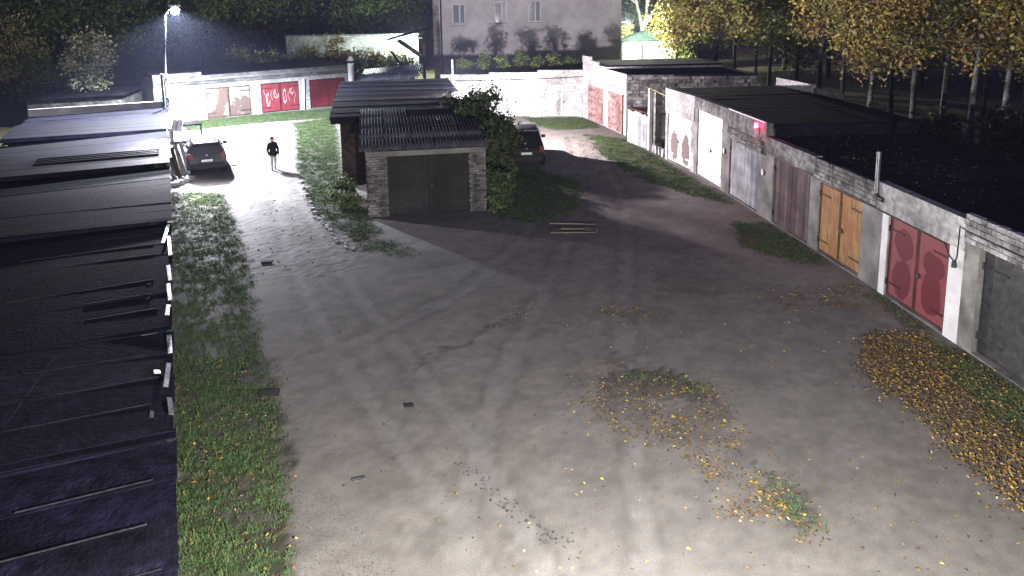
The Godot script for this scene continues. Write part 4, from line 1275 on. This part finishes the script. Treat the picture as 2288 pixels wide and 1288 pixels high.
# ---------------------------------------------------------------- lamps
func omni(at: Vector3, c: Color, e: float, size: float, parent: Node) -> void:
	var l := OmniLight3D.new()
	l.name = "light"
	l.light_color = c
	l.light_energy = e
	l.light_size = size
	l.omni_range = 200
	l.omni_attenuation = 2.0
	l.shadow_enabled = true
	parent.add_child(l, true)
	l.position = at
func spot(at: Vector3, to: Vector3, c: Color, e: float, size: float, angle: float, soft: float, parent: Node) -> void:
	var l := SpotLight3D.new()
	l.name = "light"
	l.light_color = c
	l.light_energy = e
	l.light_size = size
	l.spot_range = 200
	l.spot_attenuation = 2.0
	l.spot_angle = angle
	l.spot_angle_attenuation = soft
	l.shadow_enabled = true
	parent.add_child(l, true)
	l.look_at_from_position(parent.to_global(at), parent.to_global(to))
func build_lamps() -> void:
	# street lamp on the tall pole by the far end of the black-roofed row
	var b := G(381, 320)
	var t := thing("street_lamp", "tall grey pole with a glaring white lamp at the end of the black-roofed row", "street lamp", Vector3(b.x, 0, b.z))
	var hd := Zp(378, 24, b.z)
	part(t, "pole", tube([Vector3(0, -.1, 0), Vector3(.02, 3.5, 0), Vector3(hd.x - b.x - .25, hd.y - .2, 0)], .10, .06, 10), M.galv)
	part(t, "clamp", tube([Vector3(.02, 3.9, 0), Vector3(.02, 4.05, 0)], .14, -1, 10), M.white_paint)
	part(t, "arm", tube([Vector3(hd.x - b.x - .25, hd.y - .25, 0), Vector3(hd.x - b.x - .05, hd.y + .02, 0), Vector3(hd.x - b.x + .3, hd.y + .1, .1)], .035, -1, 8), M.galv)
	part(t, "housing", rough_brick(Vector3(.55, .12, .32), 1), M.galv, Vector3(hd.x - b.x + .35, hd.y + .28, .1))
	part(t, "lamp_glass", globe(.235), glow("lamp white", Color(.92, .95, 1.0), 40.0), Vector3(hd.x - b.x + .35, hd.y + .0, .1))
	spot(Vector3(hd.x - b.x + .35, hd.y + .04, .1), Vector3(hd.x - b.x + .35 + .05, hd.y + .04 - .99, .1 + .05), Color(.93, .95, 1.0), 600.0, .22, 77.0, .42, t)
	# dark mast with a cable coil and a low floodlight on the garage eave
	var f := Zp(372, 280, -34.6)
	var fl := thing("floodlight", "glaring small floodlight on the eave of the black-roofed row", "floodlight", f)
	part(fl, "bracket", tube([Vector3(0, -1.1, 0), Vector3(0, -.15, 0)], .03, -1, 6), M.iron)
	part(fl, "housing", rough_brick(Vector3(.34, .28, .1), 0), M.galv, Vector3(0, 0, -.1))
	part(fl, "lamp_glass", globe(.23), glow("flood white", Color(.95, .93, 1.0), 60.0), Vector3(0, .1, .06))
	omni(Vector3(0, .1, .06), Color(.95, .94, 1.0), 60.0, .1, fl)
	var ms := thing("mast", "thin black mast with a coil of cable beside the street lamp pole", "mast", Vector3(Zp(366, 235, -43.5).x, 0, -43.5))
	var top := Zp(361, 165, -43.5).y
	part(ms, "pole", tube([Vector3(0, 0, 0), Vector3(0, top, 0)], .06, -1, 8), M.iron)
	var ring := []
	for i in 15: ring.append(Vector3(.12 + .2 * cos(TAU * i / 12), top - 1.55 + .3 * sin(TAU * i / 12), .05 + .01 * i))
	part(ms, "cable_coil", tube(ring, .025, -1, 6), M.iron)
	# lamp hidden behind the climbers on the middle block's roof edge
	var al := thing("wall_lamp", "lamp on the roof edge of the middle block lighting the alley", "wall lamp", Vector3(-2.95, 2.55, -43.2))
	part(al, "bracket", tube([Vector3(-.15, .4, 0), Vector3(.05, .55, 0), Vector3(.3, .62, 0)], .03, -1, 6), M.iron)
	part(al, "lamp_glass", rough_brick(Vector3(.2, .14, .3), 1), glow("alley white", Color(1, .95, .96), 12.0), Vector3(.42, .62, 0))
	omni(Vector3(.42, .62, 0), Color(1.0, .94, .96), 200.0, .1, al)
	# lamps on both corners of the grey house
	var w1 := Zp(922, 88, -79.0)
	var a1 := thing("wall_lamp", "lamp behind the sagging porch roof lighting the white rendered wall", "wall lamp", w1)
	part(a1, "arm", tube([Vector3(-.6, 0, 0), Vector3(.9, .12, 0)], .06, -1, 6), M.white_paint)
	part(a1, "lamp_glass", rough_brick(Vector3(.4, .1, .2), 1), glow("corner white", Color(.95, 1, .97), 10.0), Vector3(-.5, .08, 0))
	omni(Vector3(-.5, .05, 0), Color(.93, 1.0, .95), 120.0, .1, a1)
	var w2 := Zp(1392, 45, -80)
	var a2 := thing("wall_lamp", "lamp on the far side of the grey house lighting the outbuilding", "wall lamp", Vector3(w2.x + .25, 5.0, -80))
	part(a2, "arm", tube([Vector3(-.5, 0, 0), Vector3(.1, .1, 0)], .04, -1, 6), M.iron)
	part(a2, "lamp_glass", rough_brick(Vector3(.25, .1, .2), 1), glow("side white", Color(1, 1, .95), 10.0), Vector3(.2, .02, 0))
	omni(Vector3(.2, .02, 0), Color(1.0, 1.0, .94), 220.0, .1, a2)
	# red signal lamp at the roof corner of a coloured garage
	var rp := Vector3(9.42, 3.5, -30.35)
	var rl := thing("signal_lamp", "small glowing red lamp at the roof corner of the pale blue-white garage", "lamp", rp)
	part(rl, "bracket", spanm(-.02, .3, -.14, -.1, -.03, .03), M.iron)
	part(rl, "lamp_glass", tube([Vector3(0, -.09, 0), Vector3(0, -.05, 0), Vector3(0, .06, 0), Vector3(0, .1, 0)], .085, .06, 10), glow("signal red", Color(1, .08, .25), 9.0), Vector3(-.05, 0, 0))
	omni(Vector3(-.05, 0, 0), Color(1, .1, .35), .35, .06, rl)
	# yard lamp by the camera: below and behind the frame
	var y := thing("yard_lamp", "yard lamp on a steel post lighting the near yard", "street lamp", Vector3(1.2, 0, -4.55))
	part(y, "pole", tube([Vector3(0, -.1, 0), Vector3(0, 4.3, 0)], .09, .06, 10), M.galv)
	part(y, "housing", rough_brick(Vector3(.4, .06, .3), 0), M.galv, Vector3(0, 4.36, -.4))
	part(y, "lamp_glass", rough_brick(Vector3(.4, .1, .34), 1), glow("yard white", Color(1, .98, .95), 10.0), Vector3(0, 4.2, -.4))
	spot(Vector3(0, 4.2, -.4), Vector3(.6, 0, -14), Color(1.0, .98, .955), 165.0, .12, 88.0, .2, y)

# ---------------------------------------------------------------- small things
func build_small() -> void:
	var c := G(465, 392)
	car("parked_car", "dark grey estate car with white number plate parked beside the plank stack", Vector3(c.x, 0, c.z), .40, M.car_grey, 1.0, true)
	c = G(1177, 376)
	car("parked_car", "tall black car with its tail to the yard parked beside the dark climbers", Vector3(c.x, 0, c.z), .03, M.car_black, 1.16, false)
	build_person()
	# planks leaning and lying by the black-roofed row
	for a in [[388, 395, 350, 0], [396, 398, 330, 1], [404, 395, 322, 2], [410, 398, 340, 0], [398, 404, 352, 1], [416, 392, 318, 2], [384, 402, 362, 2]]:
		var p0 := G(a[0] + 6, a[1])
		var p1 := Zp(a[0] - 14, a[2], p0.z - .35)
		var d := p1 - p0
		var b := Basis.looking_at(d.normalized(), Vector3(.3, .2, 1).normalized())
		var o := part(self, "plank", boxm(Vector3(.17, .035, snappedf(d.length(), .1))), [M.plank_new, M.plank_old, M.plank_white][a[3]], (p0 + p1) / 2 + Vector3(0, .02, 0), b)
		tag(o, "weathered plank leaning in the stack between car and black-roofed row", "plank", "planks leaning by the parked car")
	for a in [[384, 408], [400, 412], [412, 406], [390, 416], [424, 402]]:
		var p := G(a[0], a[1])
		tag(part(self, "rubble_lump", rough_brick(Vector3(.4, .2, .3), a[0] % 4), M.white_brick2, Vector3(p.x, .08, p.z), Basis(Vector3.UP, a[0])), "pale rubble lump at the foot of the leaning planks", "rubble", "rubble under the planks")
	# sheet of pale metal hung by the mast
	var sp := Zp(384, 255, -44.5)
	var sheet := thing("metal_sheet", "buckled white metal sheet hanging beside the lamp pole", "sheet", Vector3(sp.x, sp.y - 1.0, -44.5), -.3)
	part(sheet, "panel", wave_sheet(1.1, 1.2, 3, .05), M.white_paint, Vector3(-.1, 1.25, 0), Basis(Vector3.RIGHT, 1.25) * Basis(Vector3.BACK, .12))
	part(sheet, "rail", tube([Vector3(-.2, 1.3, -.02), Vector3(1.1, 1.15, -.02)], .03, -1, 6), M.iron)
	part(sheet, "post", tube([Vector3(-.15, 1.3 , -.05), Vector3(-.15, -sp.y + 1.0, -.05)], .03, -1, 6), M.iron)
	var bq := G(418, 318)
	var can := thing("canopy", "flat black canopy board behind the parked grey car", "canopy", Vector3(bq.x, 0, bq.z), .3)
	part(can, "board", spanm(-.9, .9, 1.05, 1.13, -.5, .5), M.eave)
	for s in [-.8, .8]: part(can, "leg", spanm(-.04, .04, 0, 1.05, -.04, .04), M.plank_old, Vector3(s, 0, -.3))
	# thrown-down boards before the alley
	var bp := G(1282, 516)
	var bd := thing("wooden_panel", "pale wooden panel with a dark hole lying on the yard", "board", Vector3(bp.x, .02, bp.z), -.03)
	for r in [[-.85, .8, .16, .34], [-.78, .86, -.26, -.1], [-.85, -.45, -.098, .158], [.42, .85, -.098, .158]]:
		part(bd, "board", spanm(r[0], r[1], 0, .03, r[2], r[3]), [M.plank_new, M.plank_new2][int(r[2] > 0)], Vector3(0, rng.randf() * .006, 0))
	var b1 := G(1228, 500)
	var b2 := G(1330, 503)
	tag(part(self, "lath", boxm(Vector3(.09, .03, snappedf(b1.distance_to(b2), .1))), M.plank_new, (b1 + b2) / 2 + Vector3(0, .03, 0), Basis.looking_at(b2 - b1) * Basis(Vector3.RIGHT, .012)), "long thin lath lying behind the wooden panel with a hole", "lath")
	# pale stones edging the muddy lane
	var edge := [[672, 408], [676, 420], [684, 436], [690, 452], [694, 462], [699, 470], [704, 478], [707, 486], [713, 490], [716, 497], [722, 503], [727, 507], [731, 511], [736, 515], [741, 522], [744, 531], [750, 536], [753, 541], [765, 543], [772, 545], [768, 551], [786, 556]]
	for i in edge.size():
		var p := G(edge[i][0] + rng.randf_range(-3, 3), edge[i][1] + rng.randf_range(-2, 2))
		var s := rng.randf_range(.1, .2)
		tag(part(self, "edge_stone", rough_brick(Vector3(1, .55, .8), 20 + i % 5), M.white_brick, Vector3(p.x, s * .22, p.z), Basis(Vector3.UP, rng.randf() * 6).scaled(Vector3.ONE * s)), "small pale stone in the line edging the muddy lane", "stone", "stones edging the lane")
	# dark scraps
	for a in [[602, 880, .42, .05, .22, "flat black rubber scrap lying where turf meets bare earth"], [596, 588, .35, .08, .14, "short dark clod lying in the lane mud"], [914, 908, .2, .04, .07, "short dark stick lying on the open earth"]]:
		var p := G(a[0], a[1])
		tag(part(self, "scrap", rough_brick(Vector3(a[2], a[3], a[4]), 3), M.rubber, Vector3(p.x, a[3] * .35, p.z), Basis(Vector3.UP, .15)), a[5], "scrap")
	var pp := G(802, 1072)
	tag(part(self, "stone_slab", rough_brick(Vector3(.24, .03, .09), 2), M.block2, Vector3(pp.x, .004, pp.z), Basis(Vector3.UP, .35)), "flat pale stone slab lying on the open earth near the turf", "stone")
	# black cable sagging from the red lamp along the coloured gates
	var pts := [Vector3(9.46, 3.35, -30.3), Vector3(9.5, 2.8, -30.15), Vector3(9.62, 2.56, -29.55), Vector3(10.06, 2.5, -26.2), Vector3(10.5, 2.42, -22.7), Vector3(10.86, 2.4, -19.4), Vector3(10.88, 2.15, -19.2), Vector3(10.9, 2.05, -18.98), Vector3(10.91, 2.2, -18.9), Vector3(10.91, 3.0, -18.88), Vector3(10.96, 2.95, -18.5), Vector3(11.4, 2.93, -14.0)]
	tag(part(self, "cable", tube(pts, .018, -1, 6), M.iron), "black cable strung from the red lamp along the coloured garages", "cable")
	tag(part(self, "cable", tube([Vector3(4.95, 2.78, -53.55), Vector3(2.0, 2.62, -53.82), Vector3(-1.5, 2.55, -54.1), Vector3(-4.6, 2.5, -54.4)], .025, -1, 6), M.iron), "black cable strung across the floodlit white garages at the alley end", "cable")
	# stove pipe
	var sp2 := thing("stove_pipe", "dark upright stove pipe with elbow on the front of the ochre and red garages", "pipe", Vector3(10.52, 0, -22.55))
	part(sp2, "pipe", tube([Vector3(0, 2.85, 0), Vector3(0, 3.2, 0), Vector3(0, 4.1, 0)], .065, -1, 10), M.galv)
	part(sp2, "elbow", tube([Vector3(0, 2.86, 0), Vector3(.02, 2.76, .06), Vector3(.06, 2.74, .32)], .07, -1, 10), M.iron)
	part(sp2, "bracket", spanm(0, .14, 3.0, 3.03, -.02, .02), M.iron)
	var ml := thing("wall_lamp", "small dark lamp fitting on the white pillar right of the dark red gate", "lamp", Vector3(10.9, 2.0, -18.98))
	part(ml, "fitting", tube([Vector3(0, -.08, 0), Vector3(0, .0, 0), Vector3(0, .08, 0)], .07, .05, 10), M.iron)
	tag(part(self, "number_disc", tube([Vector3(0, 0, 0), Vector3(-.02, 0, 0)], .12, -1, 14), M.white_paint, G(1707, 378, 1.9) * Vector3(0, 0, 0) + Vector3(9.56, 1.75, -29.98), Basis.IDENTITY), "white round number disc on the pillar beside the brown plank gate", "sign")
	tag(part(self, "number_disc", tube([Vector3(0, 0, 0), Vector3(-.02, 0, 0)], .12, -1, 14), M.white_paint, Vector3(9.07, 1.8, -33.75), Basis.IDENTITY), "white round number disc on the pillar beside the tall clean white gate", "sign")

# ---------------------------------------------------------------- palette
func build_materials() -> void:
	mat("concrete", lin(.27, .265, .255), .9, "fine", .8, 0, .5, .3)
	mat("grey_wash", lin(.30, .30, .30), .9, "worn", .5)
	mat("white_wash", lin(.60, .60, .60), .9, "mid", .5)
	mat("white_paint", lin(.70, .71, .73), .6, "fine", .8, 0, .3, .12)
	mat("pale_paint", lin(.62, .64, .66), .6, "mid", .8)
	mat("pink_paint", lin(.50, .30, .28), .7, "worn", .6)
	mat("red_paint", lin(.19, .03, .038), .6, "mid", .8)
	mat("red_rim", lin(.10, .022, .025), .6, "mid", .8)
	mat("grey_paint", lin(.062, .062, .062), .5, "mid", .5, 0, .2, .2)
	mat("grey_rim", lin(.055, .055, .055), .5, "mid", .5)
	mat("gate_dark", lin(.030, .028, .030), .6, "mid", .6)
	mat("gate_rim", lin(.036, .034, .036), .6, "mid", .6)
	mat("iron", lin(.025, .023, .023), .6, "fine", 1.5, .3)
	mat("ochre_rim", lin(.19, .105, .042), .8, "worn", 1.5)
	mat("rust", lin(.17, .075, .04), .85, "worn", 1.2)
	mat("galv", lin(.42, .43, .45), .45, "mid", 1.5, .7)
	mat("tin", lin(.42, .44, .47), .4, "worn", 2.0, .6, .8)
	mat("blue_tin", lin(.42, .50, .56), .5, "mid", 1.0, .1)
	mat("brass", lin(.45, .33, .12), .4, "mid", 1.5, .3)
	mat("bitumen", lin(.012, .011, .030), .9, "worn", .45, 0, .5)
	mat("bitumen2", lin(.017, .015, .037), .85, "worn", .6, 0, .5)
	mat("bitumen3", lin(.010, .009, .027), .9, "worn", .5, 0, .5)
	mat("lath", lin(.05, .05, .062), .7, "worn", 1.5)  # on the roofs, a pale tone painted for lit seam edges
	mat("wet_felt", lin(.075, .075, .095), .35, "worn", 2.0, .3)
	mat("felt_grey", lin(.026, .025, .034), .8, "worn", .6)
	mat("eave", lin(.018, .017, .018), .8, "mid", .8)
	mat("dark_wall", lin(.19, .18, .17), .9, "worn", .7)
	mat("brown_wall", lin(.085, .055, .045), .9, "worn", .7)
	mat("mortar", lin(.11, .107, .10), .95, "mid", 1.0)
	mat("white_brick", lin(.56, .56, .57), .85, "mid", 1.2)
	mat("white_brick2", lin(.48, .48, .49), .85, "mid", 1.2)
	mat("white_brick3", lin(.40, .40, .40), .85, "worn", 1.2)
	mat("grey_brick", lin(.30, .30, .295), .9, "mid", 1.2)
	mat("grey_brick2", lin(.24, .235, .23), .9, "worn", 1.2)
	mat("block", lin(.34, .33, .32), .9, "worn", .9)
	mat("block2", lin(.20, .195, .19), .9, "worn", .9)
	mat("silicate", lin(.36, .34, .35), .9, "mid", 1.2)
	mat("silicate2", lin(.30, .285, .29), .9, "mid", 1.2)
	mat("silicate3", lin(.26, .24, .24), .9, "worn", 1.2)
	mat("slate", lin(.17, .17, .19), .75, "worn", .9)
	mat("slate2", lin(.12, .12, .14), .75, "worn", .9)
	mat("slate3", lin(.21, .21, .225), .75, "worn", .9)
	mat("plank_red", lin(.125, .075, .074), .8, "streak", .9)
	mat("plank_red2", lin(.095, .052, .052), .8, "streak", .9)
	mat("plank_red3", lin(.18, .135, .14), .8, "streak", .9)
	mat("plank_white", lin(.44, .47, .50), .75, "streak", .8)
	mat("plank_white2", lin(.37, .40, .44), .75, "streak", .8)
	mat("plank_white3", lin(.28, .30, .34), .8, "streak", .8)
	mat("plank_old", lin(.11, .085, .07), .9, "streak", .9)
	mat("plank_old2", lin(.30, .26, .22), .9, "streak", .9)
	mat("plank_new", lin(.46, .39, .29), .8, "streak", .9)
	mat("plank_new2", lin(.42, .35, .26), .8, "streak", .9)
	mat("house", lin(.54, .54, .55), .95, "fine", .5, 0, .5, .12)
	mat("house2", lin(.42, .42, .43), .95, "mid", .35)
	mat("green_roof", lin(.12, .22, .17), .8, "mid", .6)
	mat("curtain", lin(.4, .4, .42), .9, "mid", 2.0)
	mat("room", lin(.03, .03, .035), .9, "")
	mat("birch", lin(.52, .52, .50), .85, "worn", 1.3)
	mat("bark_grey", lin(.24, .235, .22), .9, "worn", 1.3)
	mat("bark", lin(.09, .08, .07), .95, "worn", 1.5)
	mat("bark_pale", lin(.42, .42, .40), .9, "worn", 1.5)
	mat("rubber", lin(.018, .018, .018), .85, "fine", 3.0)
	mat("rim", lin(.45, .45, .47), .35, "", 1, .8)
	mat("plate", lin(.78, .78, .76), .4, "")
	mat("bumper", lin(.022, .022, .024), .6, "")
	mat("tail_red", lin(.16, .01, .012), .2, "")
	for a in [["car_grey", lin(.045, .045, .05)], ["car_black", lin(.008, .008, .009)]]:
		var m := mat(a[0], a[1], .35, "")
		m.clearcoat_enabled = true
		m.clearcoat = .35
		m.clearcoat_roughness = .12
	for k in ["bitumen", "bitumen2", "bitumen3", "felt_grey", "eave"]: M[k].metallic_specular = .18
	var yl := leafm("yellow_leaf", .5, .15)
	yl.vertex_color_use_as_albedo = false
	yl.albedo_color = lin(.34, .27, .06)
	var g := mat("car_glass", lin(.02, .02, .025), .08, "")
	var p := StandardMaterial3D.new()
	p.resource_name = "window pane"
	p.transparency = BaseMaterial3D.TRANSPARENCY_ALPHA
	p.albedo_color = Color(.6, .65, .7, .25)
	p.roughness = .05
	M.pane = p

func _ready() -> void:
	B = Basis(Vector3.RIGHT, -deg_to_rad(10.5)) * Basis(Vector3.BACK, -deg_to_rad(.8))
	# camera: a shifted lens, as the photograph's uprights hardly converge
	var cam := Camera3D.new()
	cam.name = "camera"
	cam.projection = Camera3D.PROJECTION_FRUSTUM
	cam.near = .1
	cam.far = 900.0
	cam.size = .1 * 1288.0 / F
	cam.frustum_offset = Vector2(0, -.1 * (644.0 - CY) / F)
	cam.transform = Transform3D(B, Vector3(0, CH, 0))
	add_child(cam)
	cam.current = true
	# night sky
	var we := WorldEnvironment.new()
	we.name = "environment"
	var env := Environment.new()
	env.background_mode = Environment.BG_SKY
	var sky := Sky.new()
	var sm := ProceduralSkyMaterial.new()
	sm.sky_top_color = lin(.055, .038, .22)
	sm.sky_horizon_color = lin(.08, .058, .26)
	sm.ground_bottom_color = lin(.03, .03, .05)
	sm.ground_horizon_color = lin(.08, .058, .26)
	sm.sun_angle_max = 1.0
	sm.sky_energy_multiplier = 1.0
	sky.sky_material = sm
	env.sky = sky
	env.background_energy_multiplier = .14
	env.tonemap_mode = Environment.TONE_MAPPER_LINEAR
	env.tonemap_exposure = 4.0
	env.sdfgi_enabled = true
	env.ssao_enabled = true
	env.ssil_enabled = true
	env.fog_enabled = true
	env.fog_light_color = Color(.80, .84, 1.0)
	env.fog_density = .00024
	we.environment = env
	add_child(we)
	# faint moonlight
	var sun := DirectionalLight3D.new()
	sun.name = "moon"
	sun.light_color = Color(.75, .8, 1.0)
	sun.light_energy = .002
	sun.light_angular_distance = 2.0
	sun.shadow_enabled = true
	add_child(sun)
	sun.rotation = Vector3(-1.0, .6, 0)
	rng.seed = 20
	nz.seed = 5
	nz.frequency = .02
	nz.fractal_octaves = 4
	nz2.seed = 11
	nz2.frequency = .03
	nz2.fractal_octaves = 4
	build_materials()
	for a in [
		[[[376, 1310], [640, 1310], [640, 1100], [612, 900], [580, 800], [376, 800]], .95], [[[376, 800], [580, 800], [560, 650], [376, 640]], .65], [[[376, 640], [560, 650], [545, 560], [515, 480], [500, 435], [440, 430], [376, 430]], .98],
		[[[660, 275], [745, 262], [765, 410], [822, 487], [850, 525], [790, 540], [735, 500], [690, 450], [668, 380]], .95], [[[790, 520], [900, 545], [930, 575], [800, 560]], .5],
		[[[400, 275], [480, 264], [760, 240], [745, 262], [560, 275], [420, 292]], .8],
		[[[1170, 262], [1320, 262], [1335, 285], [1240, 290], [1200, 280]], .8], [[[1310, 300], [1400, 310], [1490, 365], [1570, 410], [1640, 455], [1560, 440], [1430, 400], [1350, 350]], .75],
		[[[1100, 385], [1180, 375], [1300, 405], [1290, 470], [1180, 500], [1100, 480]], .7], [[[1640, 495], [1720, 500], [1810, 560], [1850, 595], [1760, 580], [1660, 550]], .8],
		[[[1930, 645], [1975, 660], [2080, 740], [2010, 715]], .5], [[[2060, 745], [2160, 800], [2310, 890], [2310, 1030], [2190, 905]], .9], [[[1480, 830], [1600, 868], [1560, 880], [1380, 835]], .45], [[[1690, 1040], [1790, 1100], [1840, 1190], [1780, 1180], [1690, 1090]], .5]]:
		area(GRASS, a[0], a[1])
	for a in [[[[1370, 820], [1500, 838], [1605, 868], [1600, 900], [1500, 880], [1340, 900], [1310, 870]], .85], [[[1320, 890], [1620, 900], [1640, 990], [1500, 990]], .4], [[[640, 1310], [665, 1310], [660, 1100], [630, 920], [600, 800], [585, 800], [612, 900], [640, 1100]], .6],
		[[[560, 505], [740, 500], [760, 540], [700, 545], [600, 560]], .55], [[[560, 440], [660, 470], [650, 500], [560, 480]], .35], [[[900, 815], [1090, 735], [1140, 715], [1145, 722], [1095, 745], [910, 822]], .8], [[[1460, 600], [1600, 610], [1600, 660], [1480, 650]], .4], [[[1330, 800], [1430, 790], [1440, 815], [1330, 815]], .6], [[[1290, 690], [1500, 690], [1490, 725], [1290, 720]], .35],
		[[[780, 540], [1000, 560], [1080, 580], [900, 610], [780, 575]], .4], [[[376, 800], [420, 800], [400, 1310], [376, 1310]], .3], [[[1940, 740], [2110, 800], [2300, 1015], [2300, 1150], [2050, 925], [1915, 820]], .6]]:
		area(DIRT, a[0], a[1])
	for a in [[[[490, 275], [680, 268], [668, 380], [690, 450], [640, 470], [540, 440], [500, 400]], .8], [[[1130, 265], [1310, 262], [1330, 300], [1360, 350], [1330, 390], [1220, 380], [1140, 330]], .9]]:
		area(LIT_EARTH, a[0], a[1])
	for l in [[[600, 400], [618, 470], [640, 560], [690, 680], [770, 820], [870, 970], [1000, 1150], [1090, 1310]], [[660, 400], [690, 490], [735, 570], [810, 680], [920, 820], [1060, 1000], [1230, 1310]],
		[[1270, 300], [1300, 380], [1290, 470], [1240, 600], [1150, 780], [1080, 960], [1010, 1310]], [[1340, 350], [1390, 430], [1400, 540], [1390, 700], [1400, 900], [1450, 1310]], [[1240, 330], [1230, 420], [1180, 520], [1050, 640], [900, 720], [700, 800]]]:
		var fp := poly(l)
		var bb := Rect2(fp[0], Vector2.ZERO)
		for p in fp: bb = bb.expand(p)
		TRACKS.append([fp, bb.grow(1.2)])
	build_ground()
	print("ground ", Time.get_ticks_msec())
	build_right_row()
	build_left_row()
	build_middle()
	build_back_rows()
	build_background()
	print("structures ", Time.get_ticks_msec())
	build_lamps()
	build_plants()
	print("plants ", Time.get_ticks_msec())
	build_small()
	print("small ", Time.get_ticks_msec())
	build_cover()
	print("cover ", Time.get_ticks_msec())
